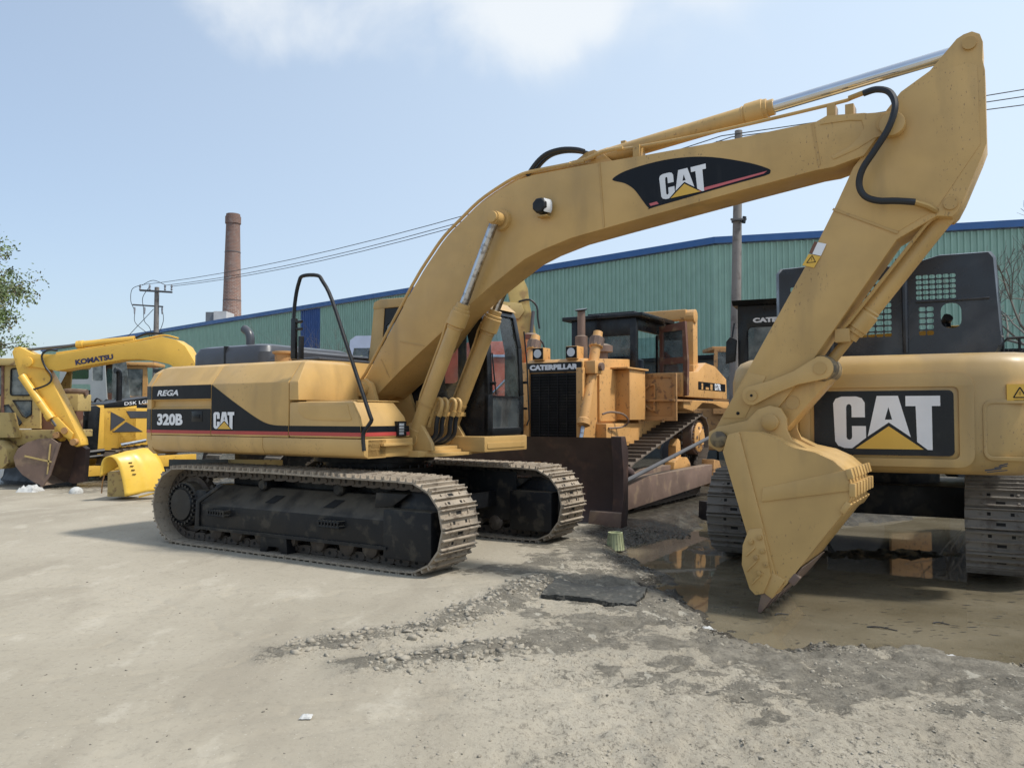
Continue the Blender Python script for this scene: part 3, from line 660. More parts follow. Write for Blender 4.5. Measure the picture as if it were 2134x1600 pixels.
for k, (za, zb, xa, lab) in enumerate(((7.82, 9.765, -.8, 'uppermost'), (7.80, 9.444, .45, 'middle'), (7.75, 9.024, .78, 'lowest'))):
    a = Vector((-17.85+xa, 39.9, za+.28)); mpt = Vector((5.3+.25*k, 20, 8.62-.03*k)); e = Vector((22.5, 16.2, zb+.7))
    b = MB(); pts = []
    for s_, t_ in ((a, mpt), (mpt, e)):
        for i in range(13):
            t = i/12; q = s_.lerp(t_, t); sag = (0.55 if s_ is a else 0.15)*4*t*(1-t); pts.append((q.x, q.y, q.z-sag))
    b.tube(pts, .013, 5)
    b.build('power_line', M_wire, label=f'{lab} of the three thin overhead wires crossing the sky', cat='power line', group='overhead wires between the poles')

# ------------------------------------------------------------------ main excavator
MX, MY, MYAW = -1.709, 9.99, -0.553
m = thing('excavator', 'golden excavator with 320B on its side, boom arched over the yard and bucket down', 'excavator', (MX, MY, 0), MYAW)
SY = -1.38
# undercarriage
TC = [(-1.83, .47, .435), (1.72, .46, .43), (-.2, .515, .395), (.7, .50, .40)]
for s, lab in ((-1, 'near side dusty steel track'), (1, 'far side dusty steel track')):
    yc = 1.19*s
    make_track(m, yc, .60, TC, 50, [M_shoe, M_slot], M_link, label=lab)
    fr = MB(); yo, yi = yc+.26*s*1.0, yc-.16*s
    ya, yb = min(yo, yi), max(yo, yi); o = yo
    # box frame: outer upright wall, sloped top, flange below
    sec = [(yo, .225), (yo, .50), (yc+.02*s, .72), (yi, .72), (yi, .225)]
    fr.prism(sec, -1.42, 1.42, 'x')
    fr.box(-1.35, 1.45, min(yi, yi-.02*s), max(yi, yi-.02*s), .5, .845)
    fo = fr.build('track_frame', M_blackm, m, bevel=.012)
    MB().box(-1.50, 1.45, min(yo, yo+.025*s), max(yo, yo+.025*s), .215, .245).build('frame_flange', M_blackm, fo)
    MB().prism([(-1.50, .225), (-1.42, .225), (-1.42, .52), (-1.02, .735), (-1.06, .76), (-1.48, .54)], yo-.01 if s > 0 else yo-.02, yo+.02 if s > 0 else yo+.01).build('frame_rim', M_blackm, fo, bevel=.005)
    ib = MB(); ib.box(1.40, 2.00, yc-.27, yc+.27, .13, .615)
    ib.build('idler_guard', M_blackm, m, bevel=.02)
    MB().prism([(1.18, .60), (1.42, .63), (1.62, .76), (1.2, .76)], yc-.15, yc+.15).build('guard_top', M_blackm, m, bevel=.01)
    MB().lathe((1.74, yc-.1, .46), (0, 1, 0), [(0, .30), (.03, .345), (.17, .345), (.2, .30)], 28).build('front_idler', M_blackm, m)
    sp = MB(); sp.lathe((-1.83, yc-.06, .47), (0, 1, 0), [(0, .34), (.12, .34)], 42); spo = sp.build('sprocket', M_link, m)
    tb = MB()
    for i in range(21):
        a = i/21*2*math.pi; c_, d_ = math.cos(a), math.sin(a)
        tb.obox((-1.83+.365*c_, yc, .47+.365*d_), (.03, .03, .022), Matrix(((c_, 0, -d_), (0, 1, 0), (d_, 0, c_))))
    tb.build('sprocket_teeth', M_link, spo)
    fd = MB(); fd.lathe((-1.83, yc, .47), (0, s, 0), [(0, .27), (.18, .27), (.20, .255), (.205, .20), (.215, .19)], 32)
    fdo = fd.build('final_drive', M_blackm, m, ang=30)
    cp = MB(); cp.lathe((-1.83, yc+.215*s, .47), (0, s, 0), [(0, .195), (.02, .185)], 28); cp.build('drive_cover', M_black, fdo)
    bl = MB()
    for i in range(26):
        a = i/26*2*math.pi; bl.cyl((-1.83+.232*math.cos(a), yc+.19*s, .47+.232*math.sin(a)), (-1.83+.232*math.cos(a), yc+.235*s, .47+.232*math.sin(a)), .017, n=6)
    bl.build('cover_bolts', M_black, fdo)
    MB().box(-1.62, -1.40, yc-.20, yc+.20, .22, .66).build('motor_case', M_blackm, m, bevel=.04)
    for x in (-1.28, -.92, -.50, -.06, .38, .80, 1.12):
        MB().lathe((x, yc-.17, .19), (0, 1, 0), [(0, .07), (.02, .105), (.07, .105), (.08, .08), (.26, .08), (.27, .105), (.32, .105), (.34, .07)], 18).build('bottom_roller', M_link, m)
    for x in (-.55, .62):
        MB().lathe((x, yc-.11, .755), (0, 1, 0), [(0, .05), (.02, .07), (.2, .07), (.24, .05)], 14).build('top_roller', M_blackm, m)
    MB().prism([(-.40, .22), (.0, .22), (.02, .03), (-.08, .02), (-.12, .10), (-.28, .10), (-.32, .02), (-.42, .03)], yc+.10*s, yc+.24*s).build('track_guide', M_blackm, m, bevel=.008)
    for x in (-1.05, .72):
        st = MB(); st.tube([(x-.15, yo, .45), (x-.15, yo+.07*s, .45), (x+.15, yo+.07*s, .45), (x+.15, yo, .45)], .016, 6)
        st.tube([(x-.15, yo, .40), (x-.15, yo+.07*s, .40), (x+.15, yo+.07*s, .40), (x+.15, yo, .40)], .016, 6)
        for j in range(7): st.box(x-.145+j*.045, x-.125+j*.045, min(yo+.06*s, yo+.085*s), max(yo+.06*s, yo+.085*s), .39, .465)
        st.build('frame_step', M_blackm, fo)
    for x in (-.35, .55):
        w = MB(); k = .64; dz = (.72-.5)/(.24)
        q = lambda xx, t: (xx, yo-(.24*t)*s+.004*s, .50+.22*t+.005)
        w.add([q(x-.05, .30), q(x+.10, .30), q(x+.19, .66), q(x+.04, .66)], [(0, 1, 2, 3)]); w.build('frame_slot', M_slot, fo)
cbm = MB(); cbm.box(-.75, .75, -1.0, 1.0, .50, .74)
for sx_ in (-1, 1):
    cbm.prism([(sx_*.55, .48), (sx_*.8, .48), (sx_*1.15, .60), (sx_*1.15, .40), (sx_*.55, .40)], -1.03, 1.03)
cbm.build('carbody', M_blackm, m, bevel=.02)
MB().lathe((0, 0, .72), (0, 0, 1), [(0, .66), (.12, .66), (.13, .72), (.20, .72), (.21, .62), (.27, .62), (.28, .74), (.37, .74)], 48).build('swing_bearing', M_blackm, m, ang=30)
sbt = MB()
for i in range(30):
    a = i/30*2*math.pi; sbt.cyl((.69*math.cos(a), .69*math.sin(a), .85), (.69*math.cos(a), .69*math.sin(a), .955), .014, n=6)
sbt.build('bearing_bolts', M_black, m)
# house
MB().box(-2.45, 1.18, -.62, 1.05, 1.085, 1.15).build('deck_plate', M_gold, m, bevel=.008)
def sidesec(pts, x0, x1, name, mt=None, ytop=1.2, bev=.010):
    b = MB(); b.prism(pts, x0, x1, 'x'); return b.build(name, mt or M_gold, m, bevel=bev)
skirt = [(-1.28, 1.095), (-1.34, 1.12), (-1.372, 1.17), (SY, 1.22), (SY, 1.30), (-1.0, 1.30), (-1.0, 1.095)]
sidesec(skirt, -2.50, -.452, 'side_skirt'); sidesec(skirt, -.448, 1.045, 'side_skirt')
MB().box(.99, 1.045, -1.30, -.55, 1.10, 1.30).build('front_skirt', M_gold, m, bevel=.012)
dsec = [(SY, 1.305), (SY, 1.63), (-1.335, 1.655), (-1.335, 1.725), (SY, 1.745), (SY, 1.917), (-1.21, 2.145), (-1.12, 2.175), (-.6, 2.19), (1.15, 2.19), (1.15, 1.305)]
psec = [(SY, 1.305), (SY, 1.917), (-1.21, 2.145), (-1.12, 2.175), (-.6, 2.19), (1.15, 2.19), (1.15, 1.305)]
MB().prism(dsec, -2.495, -1.348, 'x').build('rear_door', M_gold, m, bevel=.010, label='rear side door with grooved black band')
MB().prism(psec, -1.340, -.040, 'x').build('side_door', M_gold, m, bevel=.010)
# counterweight, rounded in plan
def cwring(z, ins, zt=None):
    P = [(-2.503, SY+ins), (-2.62, SY+.02+ins), (-2.72+ins*.5, SY+.12+ins), (-2.80+ins, -.9), (-2.84+ins, 0), (-2.80+ins, .9), (-2.72+ins*.5, 1.26-ins), (-2.62, 1.36-ins), (-2.503, 1.38-ins)]
    return [(x, y, z) for x, y in P]
cwb = MB(); cwb.loft([cwring(1.06, .10), cwring(1.12, .03), cwring(1.25, 0), cwring(1.92, 0), cwring(2.08, .10), cwring(2.15, .22)])
cwo = cwb.build('counterweight', M_gold, m, ang=25)
FL = lambda P, y=SY-.003: [(x, y-.001) for x in P]
def sideplate(poly, name, mt, par, off=.0025, holes=()):
    return MB().plate(poly, list(holes), SY-off, SY-off+.002, 'y').build(name, mt, par)
sideplate([(-2.49, 1.748), (-1.352, 1.748), (-1.352, 1.914), (-2.49, 1.914)], 'upper_black_band', M_band, m)
sideplate([(-2.49, 1.368), (-1.352, 1.368), (-1.352, 1.626), (-2.49, 1.626)], 'lower_black_band', M_band, m)
sideplate([(-2.49, 1.328), (-1.352, 1.328), (-1.352, 1.3675), (-2.49, 1.3675)], 'red_stripe', M_red, m)
curve = [(v.x, v.y) for v in cr([(-1.338, 1.914, 0), (-1.20, 1.84, 0), (-1.02, 1.745, 0), (-.80, 1.635, 0), (-.58, 1.53, 0), (-.40, 1.462, 0), (-.24, 1.437, 0), (-.042, 1.433, 0)], 4)]
sideplate([(-1.338, 1.368)]+[(-.042, 1.368)]+curve[::-1], 'curved_black_band', M_band, m)
sideplate([(-1.338, 1.328), (-.042, 1.328), (-.042, 1.3675), (-1.338, 1.3675)], 'red_stripe', M_red, m)
# bands round the counterweight corner: short curved strips
def cwstrip(z0, z1, mt, name):
    P = [(-2.504, SY-.003), (-2.62, SY+.017), (-2.722, SY+.117), (-2.803, -.9)]
    b = MB(); b.add([(x, y, z0) for x, y in P]+[(x, y, z1) for x, y in P], [(i, i+1, 5+i, 4+i) for i in range(3)]); b.build(name, mt, cwo)
cwstrip(1.748, 1.914, M_band, 'black_band'); cwstrip(1.368, 1.626, M_band, 'black_band'); cwstrip(1.328, 1.3675, M_red, 'red_stripe')
UX, UZ = (1, 0, 0), (0, 0, 1)
text('model_number', '320B', (-2.37, SY-.004, 1.425), UX, UZ, .50, .145, M_white, m, .045)
text('rega_lettering', 'REGA', (-2.38, SY-.004, 1.79), UX, UZ, .42, .072, M_white, m, .03, .25)
cat_logo((-1.29, SY-.004, 1.388), UX, UZ, .20, m)
MB().box(-1.70, -1.50, SY-.008, SY+.01, 1.47, 1.60).build('door_latch', M_black, m, bevel=.01)
MB().box(-1.66, -1.54, SY-.014, SY-.006, 1.51, 1.56).build('latch_handle', M_band, m, bevel=.005)
# bonnet front block and tool box
ub = MB(); ub.loft([[(-.030, SY, 1.715), (.115, SY, 1.715), (.125, -.43, 1.715), (-.030, -.43, 1.715)],
                    [(-.030, SY, 1.917), (.105, SY, 1.917), (.118, -.43, 1.917), (-.030, -.43, 1.917)],
                    [(-.030, -1.215, 2.145), (.045, -1.215, 2.145), (.065, -.50, 2.145), (-.030, -.50, 2.145)],
                    [(-.030, -1.12, 2.172), (.0, -1.12, 2.172), (.02, -.58, 2.172), (-.030, -.58, 2.172)]])
ub.build('bonnet_front_block', M_gold, m, bevel=.018)
tbx = MB(); rg = lambda z, x1, yr: [(-.030, SY, z), (x1, SY, z), (x1+.0, yr, z), (-.030, yr, z)]
tbx.loft([rg(1.305, 1.035, -.575), rg(1.42, 1.02, -.60), rg(1.53, .99, -.62), rg(1.695, .89, -.70)])
tbo = tbx.build('tool_box', M_gold, m, bevel=.028)
MB().box(.15, .90, -1.30, -.62, 1.695, 1.708).build('tool_box_lid', M_gold, m, bevel=.004)
emb = [(v.x, v.y) for v in cr([(.10, 1.665, 0), (.12, 1.60, 0), (.20, 1.53, 0), (.34, 1.50, 0), (.60, 1.495, 0), (.88, 1.495, 0), (.87, 1.56, 0), (.84, 1.665, 0)], 3)]
MB().plate(emb, [], SY-.006, SY, 'y').build('pressed_panel', M_gold, tbo, bevel=.003)
sideplate([(-.028, 1.368), (1.027, 1.368), (1.015, 1.433), (-.028, 1.433)], 'black_band', M_band, tbo)
sideplate([(-.028, 1.328), (1.030, 1.328), (1.027, 1.3675), (-.028, 1.3675)], 'red_stripe', M_red, tbo)
fx = lambda z: 1.035-(z-1.305)*.13+.004
def frontstrip(z0, z1, name, mt):
    b = MB(); ys = (SY+.004, -.595); b.add([(fx(z0), ys[0], z0), (fx(z0), ys[1], z0), (fx(z1), ys[1], z1), (fx(z1), ys[0], z1)], [(0, 1, 2, 3)]); b.build(name, mt, tbo)
frontstrip(1.368, 1.433, 'black_band', M_band); frontstrip(1.328, 1.3675, 'red_stripe', M_red)
hl = MB(); hl.box(1.0, 1.045, -.80, -.70, 1.335, 1.465); hlo = hl.build('headlight', M_lamp, m, bevel=.008)
hf = MB()
for y in (-.812, -.688): hf.box(.99, 1.055, y-.012, y+.012, 1.325, 1.475)
for z in (1.325, 1.475): hf.box(.99, 1.055, -.82, -.68, z-.008, z+.008)
for z in (1.37, 1.40, 1.43): hf.tube([(1.05, -.82, z), (1.075, -.81, z), (1.075, -.69, z), (1.05, -.68, z)], .005, 5)
hf.build('headlight_guard', M_black, hlo)
MB().box(1.045, 1.10, -1.1, -.62, 1.22, 1.25).build('front_step', M_gold, m, bevel=.005)
# handrail
hr = MB(); hr.tube([(.0, -1.33, 2.17), (-.015, -1.34, 2.60), (.01, -1.34, 2.85), (.06, -1.34, 3.02), (.12, -1.34, 3.085), (.34, -1.34, 3.07), (.42, -1.34, 3.0), (.56, -1.34, 2.79), (.83, -1.34, 2.18), (1.10, -1.34, 1.575), (1.125, -1.33, 1.50), (1.10, -1.35, 1.44), (1.05, -1.37, 1.35), (1.062, -1.37, 1.18)], .021, 8, 4)
hro = hr.build('handrail', M_black, m)
MB().box(-.035, .035, -1.365, -1.325, 2.17, 2.62).build('rail_post', M_black, hro, bevel=.006)
MB().box(.075, .11, -1.36, -1.30, 2.17, 2.42).build('rail_bracket', M_black, hro, bevel=.01)
for z in (2.50, 2.58): MB().cyl((.03, -1.345, z), (.12, -1.345, z), .017, n=8).build('rail_bolt', M_black, hro)
# engine hood, exhaust, fuel cap
eh = MB(); eh.loft([[(x, y, z) for x, y in rrect(-2.45+i, -1.05-i, -.85+i, .75-i, .12)] for z, i in ((2.19, 0), (2.34, .0), (2.42, .04), (2.445, .11))])
eh.build('engine_hood', M_engine, m, ang=30)
MB().box(-1.79, -1.77, -.86, -.2, 2.2, 2.43).build('hood_seam', M_black, m)
MB().loft([[(x, y, z) for x, y in rrect(-1.0+i, -.55-i, -.75+i, .6-i, .1)] for z, i in ((2.19, 0), (2.31, 0), (2.34, .04))]).build('hood_rear_step', M_engine, m)
MB().tube([(-1.72, -.5, 2.40), (-1.72, -.5, 2.56), (-1.76, -.5, 2.64), (-1.84, -.5, 2.69)], .055, 12, 4).build('exhaust_pipe', M_engine, m)
MB().lathe((-.60, -.95, 2.18), (0, 0, 1), [(0, .10), (.09, .10), (.10, .13), (.125, .13), (.13, .1)], 18).build('fuel_cap', M_amberd, m)
MB().box(-.9, -.06, -.9, .2, 2.19, 2.225).build('tank_cover', M_engine, m, bevel=.02)
# boom foot bracket on the house
for y in (-.36, .30):
    MB().prism([(-.10, 1.15), (.75, 1.15), (.72, 1.32), (.50, 1.42), (.36, 1.72), (.28, 1.93), (.17, 1.99), (.05, 1.95), (-.02, 1.80)], y-.03, y+.03).build('boom_bracket', M_gold, m, bevel=.008)
MB().prism([(-.2, 1.60), (.10, 1.60), (.10, 1.95), (-.12, 1.93)], -.50, -.39).build('bracket_ear', M_gold, m, bevel=.015)
MB().cyl((.155, -.45, 1.86), (.155, .34, 1.86), .085, n=24).build('boom_foot_pin', M_gold2, m, bevel=.006)
MB().box(-.5, 1.12, -.42, .30, 1.10, 1.19).build('centre_frame', M_gold, m, bevel=.01)
for y in (-.42, .27):
    MB().prism([(.62, 1.15), (1.24, 1.15), (1.22, 1.24), (1.08, 1.44), (.90, 1.46), (.80, 1.32)], y-.03, y+.03).build('cylinder_bracket', M_gold, m, bevel=.008)
MB().box(1.05, 1.30, -.5, .25, 1.085, 1.12).build('frame_lip', M_gold, m, bevel=.004)
# boom
BY0, BY1 = -.27, .15
bp = [(.155-.12, 1.93), (.10, 2.03), (.813, 3.04), (1.093, 3.377), (1.28, 3.57), (1.50, 3.73), (1.75, 3.90), (2.014, 4.02), (2.25, 4.10), (2.441, 4.12), (3.04, 4.125), (3.75, 4.115), (4.65, 4.115), (5.327, 4.135), (5.42, 4.172), (5.72, 4.135), (5.88, 4.085)]
bp += circ(5.88, 4.01, .105, 8, 60, -120)[1:]
bp += [(5.712, 3.765), (5.46, 3.705), (5.32, 3.70), (4.733, 3.629), (3.388, 3.452), (2.9, 3.385), (2.557, 3.30), (2.33, 3.22), (2.138, 3.11), (1.90, 2.97), (1.672, 2.82), (1.235, 2.50), (.62, 2.07), (.30, 1.82)]
bp += circ(.155, 1.87, .12, 6, -70, -170)
bm = MB(); bm.prism(bp, BY0, BY1); boom = bm.build('boom', M_gold, m, bevel=.010, ang=25)
# wide belly plate of the boom foot, between the cylinders
MB().loft([[(.16, BY0+.02, 1.86), (.30, BY0+.02, 1.822), (.64, BY0+.02, 2.09), (1.235, BY0+.02, 2.502), (1.66, BY0+.02, 2.815), (1.55, BY0+.02, 2.95), (.3, BY0+.02, 2.1)], [(.02, .27, 1.80), (.26, .27, 1.755), (.52, .27, 1.93), (1.04, .27, 2.32), (1.42, .27, 2.73), (1.40, .27, 2.95), (.2, .27, 2.1)]]).build('boom_belly', M_gold, m, bevel=.008)
for y in (BY0-.008, BY1):
    MB().prism([(5.36, 4.10), (5.60, 4.09), (5.70, 4.07), (5.72, 4.0), (5.68, 3.93), (5.6, 3.86), (5.45, 3.80), (5.47, 3.77), (5.66, 3.83), (5.80, 3.90), (5.96, 3.92), (5.99, 4.01), (5.93, 4.10), (5.72, 4.125), (5.42, 4.15)], y, y+.008).build('boom_end_plate', M_gold, boom, bevel=.003)
for x, z0, z1 in ((3.25, 3.45, 4.12), (5.33, 3.74, 4.12)): MB().bar((x+.02, BY0-.003, z0), (x-.03, BY0-.003, z1), .006, .02, (1, 0, 0)).build('weld_seam', M_gold2, boom)
MB().bar((.62, BY0-.003, 2.42), (.98, BY0-.003, 2.35), .006, .015).build('weld_seam', M_gold2, boom)
MB().bar((.33, BY0-.003, 2.22), (.46, BY0-.003, 2.0), .006, .012).build('weld_seam', M_gold2, boom)
# boom decal
dec = [(v.x, v.y) for v in cr([(3.375, 3.935, 0), (3.50, 3.985, 0), (3.75, 4.02, 0), (4.00, 4.028, 0), (4.25, 4.005, 0), (4.47, 3.955, 0), (4.735, 3.865, 0), (4.905, 3.785, 0), (4.928, 3.75, 0), (4.88, 3.722, 0), (4.55, 3.682, 0), (3.81, 3.580, 0), (3.755, 3.580, 0), (3.68, 3.68, 0), (3.60, 3.79, 0), (3.50, 3.865, 0), (3.39, 3.905, 0)], 3, True)]
MB().plate(dec, [], BY0-.003, BY0-.001).build('boom_decal', M_band, boom)
MB().plate([(4.265, 3.663), (4.87, 3.742), (4.90, 3.762), (4.26, 3.692)], [], BY0-.005, BY0-.0035).build('red_flash', M_redp, boom)
MB().plate([(3.775, 3.597), (3.86, 3.606), (3.84, 3.632), (3.76, 3.622)], [], BY0-.005, BY0-.0035).build('red_flash', M_redp, boom)
cat_logo((3.885, BY0-.0035, 3.635), (1, 0, .075), (-.075, 0, 1), .255, boom)
# boom work lamp
wl = MB(); wl.loft([[(x, y, z) for x, z in circ(2.60, 3.735, r, 8, 22.5, 382.5)[:8]] for y, r in ((BY0-.015, .05), (BY0-.05, .085), (BY0-.15, .085), (BY0-.17, .07))])
wlo = wl.build('work_lamp', M_black, m, bevel=.008)
MB().loft([[(2.655, BY0-.15, 3.665), (2.672, BY0-.15, 3.70), (2.672, BY0-.15, 3.77), (2.655, BY0-.15, 3.805)], [(2.685, BY0-.05, 3.665), (2.70, BY0-.05, 3.70), (2.70, BY0-.05, 3.77), (2.685, BY0-.05, 3.805)]]).build('lamp_glass', M_lamp, wlo)
MB().box(2.54, 2.66, BY0-.10, BY0, 3.63, 3.645).build('lamp_bracket', M_gold2, wlo)
# cylinders
def hyd(root, a, b, y, r, split, rr, rodm, nm, glandr=None, tubeoff=None):
    a, b = Vector((a[0], y, a[1])), Vector((b[0], y, b[1])); d = (b-a).normalized(); L_ = (b-a).length; g = glandr or r*1.25
    s_ = L_*split
    o = MB().lathe(a, d, [(-.03, r*.9), (.0, r), (.12, r*1.04), (.125, r), (s_-.30, r), (s_-.285, r*1.1), (s_-.27, r*1.02), (s_-.255, g), (s_-.10, g), (s_-.095, g*.9), (s_-.06, g*.9), (s_-.055, g*.72), (s_, g*.72)], 28).build(nm, M_gold, root, ang=25)
    MB().cyl(a+d*s_, b, rr, n=20).build('rod', rodm, o)
    gb = MB(); n_ = d.orthogonal().normalized(); q = d.cross(n_)
    for i in range(12):
        e_ = n_*math.cos(i/12*6.283)+q*math.sin(i/12*6.283); gb.cyl(a+d*(s_-.095)+e_*g*.82, a+d*(s_-.075)+e_*g*.82, .010, n=6)
    gb.build('gland_bolts', M_gold2, o)
    return o, d
for y in (-.40, .25):
    a, b = (.93, 1.28), (2.05, 3.675)
    cyo, d = hyd(m, a, b, y, .083, .625, .050, M_chrome, 'boom_cylinder', .108)
    A = Vector((a[0], y, a[1])); B = Vector((b[0], y, b[1]))
    MB().lathe(A-Vector((0, .07, 0)), (0, 1, 0), [(0, .095), (.14, .095)], 20).build('cylinder_foot', M_gold, cyo)
    MB().lathe(B-Vector((0, .06, 0)), (0, 1, 0), [(0, .075), (.12, .075)], 20).build('rod_eye', M_gold, cyo)
    nn = Vector((-d.z, 0, d.x))
    MB().tube([A+d*.42+nn*.10, A+d*.5+nn*.115, A+d*1.2+nn*.115, A+d*1.35+nn*.13, A+d*1.45+nn*.12], .017, 7).build('cylinder_pipe', M_gold, cyo)
    MB().lathe(A+d*.42, d, [(0, .09), (.03, .09)], 24).build('pipe_clamp', M_gold2, cyo)
MB().cyl((2.05, -.49, 3.675), (2.05, .34, 3.675), .062, n=20).build('boom_cylinder_pin', M_gold, m, bevel=.008)
MB().lathe((2.05, BY0-.05, 3.675), (0, 1, 0), [(0, .11), (.06, .12)], 24).build('pin_boss', M_gold, m)
MB().bar((1.10, -.40, 1.56), (1.16, .30, 1.56), .03, .05).build('pipe_bridge', M_gold2, m, bevel=.004)
for i, y in enumerate((-.30, -.20, -.04, .06)):
    x = 1.17; MB().tube([(x-.10, y, 1.42), (x-.05, y, 1.56), (x+.0, y, 1.70), (x+.05, y, 1.735), (x+.09, y, 1.70), (x+.08, y, 1.62), (x+.04, y, 1.54)], .023, 8, 3).build('u_pipe', M_gold, m)
    MB().cyl((x+.07, y, 1.60), (x+.045, y, 1.54), .034, n=8).build('pipe_nut', M_gold2, m)
    MB().tube([(x+.04, y, 1.55), (x+.015, y, 1.45), (x-.02, y+.02, 1.32), (x-.12, y-.02, 1.24), (x-.28, y-.05, 1.22), (x-.38, y-.05, 1.25)], .027, 8, 4).build('hose', M_rubber, m)
# arm cylinder on the boom
hyd(m, (3.12, 4.235), (6.513, 4.585), -.06, .084, .53, .056, M_chrome2, 'arm_cylinder', .104)
for y in (-.16, .04):
    MB().prism([(2.72, 4.12), (3.35, 4.12), (3.22, 4.24), (3.12, 4.30), (3.03, 4.29)], y-.018, y+.018).build('cylinder_lug', M_gold, m, bevel=.005)
MB().cyl((3.10, -.2, 4.235), (3.10, .08, 4.235), .045, n=14).build('lug_pin', M_gold2, m)
MB().box(3.38, 3.43, -.09, -.03, 4.30, 4.37).build('hose_port', M_gold2, m, bevel=.004)
tp = [Vector(p) for p in bp[1:11]]
for y, of in ((-.245, .050), (-.165, .050)):
    P = []
    for i, p in enumerate(tp):
        t = (tp[min(i+1, 9)]-tp[max(i-1, 0)]).normalized(); q = p+Vector((-t.y, t.x))*of; P.append((q.x, y, q.y))
    P = [(-.06, y, 1.98)]+P
    if y < -.2: P += [(2.87, y, 4.18), (3.05, y, 4.19), (3.25, y, 4.235), (3.47, y, 4.24)]
    MB().tube(P, .019, 7, 3).build('boom_pipe', M_gold, m)
MB().tube([(3.40, -.22, 4.235), (3.70, -.22, 4.225), (4.42, -.22, 4.232), (5.46, -.24, 4.272), (5.62, -.26, 4.285)], .016, 7, 3).build('arm_pipe', M_gold, m)
for y in (-.21, -.13):
    MB().tube([(3.02, y, 4.29), (2.92, y, 4.33), (2.75, y, 4.36), (2.58, y, 4.345), (2.45, y, 4.27), (2.33, y, 4.14)], .024, 8, 4).build('hose', M_rubber, m)
for x in (3.62, 5.45, 5.60):
    z = {1.05: 3.37, 1.98: 4.05, 3.62: 4.20, 5.45: 4.23, 5.60: 4.20}[x]; MB().box(x-.035, x+.035, -.26, -.10, z-.09, z+.04).build('pipe_bracket', M_gold2, m, bevel=.004)
MB().tube([(5.60, -.27, 4.283), (5.72, -.29, 4.30)], .024, 8).build('pipe_fitting', M_brass, m)
MB().tube([(5.72, -.29, 4.295), (5.82, -.31, 4.30), (5.92, -.34, 4.25), (5.968, -.37, 4.15), (5.965, -.40, 4.04), (5.91, -.40, 3.90), (5.80, -.38, 3.745), (5.71, -.36, 3.62), (5.68, -.34, 3.50), (5.72, -.33, 3.40), (5.82, -.33, 3.345), (5.95, -.33, 3.325), (6.05, -.33, 3.305), (6.10, -.32, 3.295)], .028, 10, 4).build('long_hose', M_rubber, m)
MB().tube([(6.09, -.32, 3.297), (6.18, -.28, 3.262), (6.25, -.22, 3.22)], .027, 8).build('hose_fitting', M_brass, m)
# stick
S0, S1 = -.23, .11
sp_ = [(4.37, 1.40), (5.24, 2.92), (5.46, 3.35), (5.62, 3.69), (5.76, 3.86), (5.80, 4.03), (6.0, 4.27), (6.22, 4.40), (6.42, 4.62), (6.47, 4.645), (6.53, 4.655), (6.585, 4.62), (6.605, 4.55), (6.60, 4.40), (6.615, 4.32), (6.615, 3.72), (6.58, 3.62), (6.45, 3.30), (6.40, 3.20), (6.36, 3.16), (6.25, 3.18), (5.95, 3.02), (5.03, 1.70), (4.66, 1.25)]
sp_ += circ(4.447, 1.326, .115, 8, -10, -200)
stick = MB().prism(sp_, S0, S1).build('stick', M_gold, m, bevel=.010, ang=25)
MB().prism([(5.80, 4.00), (6.0, 4.23), (6.24, 4.37), (6.50, 4.40), (6.56, 4.36), (6.57, 3.72), (6.25, 3.24), (5.93, 3.07), (5.50, 3.33), (5.66, 3.68), (5.83, 3.85)], S0-.006, S0).build('side_plate', M_gold, stick, bevel=.003)
MB().prism([(4.45, 1.52), (4.70, 1.94), (4.86, 1.90), (4.66, 1.52)], S0-.007, S0).build('lower_plate', M_gold, stick, bevel=.003)
MB().bar((5.45, S0-.008, 3.345), (5.96, S0-.008, 3.075), .008, .02).build('weld_seam', M_gold2, stick)
for x, z, r in ((6.51, 4.555, .052), (5.885, 4.01, .075), (6.352, 3.268, .052)):
    MB().lathe((x, S0-.06 if r == .075 else S0-.022, z), (0, 1, 0), [(0, r), (.02, r), (.03, r*.95), (.07, r*1.0)], 22).build('pin', M_gold2, stick)
MB().cyl((5.94, S0-.10, 3.98), (5.94, S0, 3.98), .10, n=18).build('pin_collar', M_gold, stick, bevel=.008)
# stick decal
MB().plate([(5.292, 3.078), (5.392, 3.045), (5.345, 2.945), (5.245, 2.978)], [], S0-.009, S0-.0065).build('serial_plate', M_white, stick)
MB().plate([(5.292, 3.078), (5.320, 3.069), (5.272, 2.968), (5.245, 2.978)], [], S0-.011, S0-.0095).build('serial_plate_edge', M_brown, stick)
MB().plate([(5.242, 2.972), (5.342, 2.939), (5.285, 2.845), (5.187, 2.878)], [], S0-.010, S0-.0065).build('warning_sticker', M_yel, stick)
wt = MB(); T3 = [Vector((5.225, 2.895)), Vector((5.300, 2.895)), Vector((5.272, 2.955))]
for i in range(3):
    a_, b_ = T3[i], T3[(i+1) % 3]; wt.bar((a_.x, S0-.011, a_.y), (b_.x, S0-.011, b_.y), .002, .006)
wt.bar((5.268, S0-.011, 2.91), (5.268, S0-.011, 2.935), .002, .006); wt.build('warning_triangle', M_band, stick)
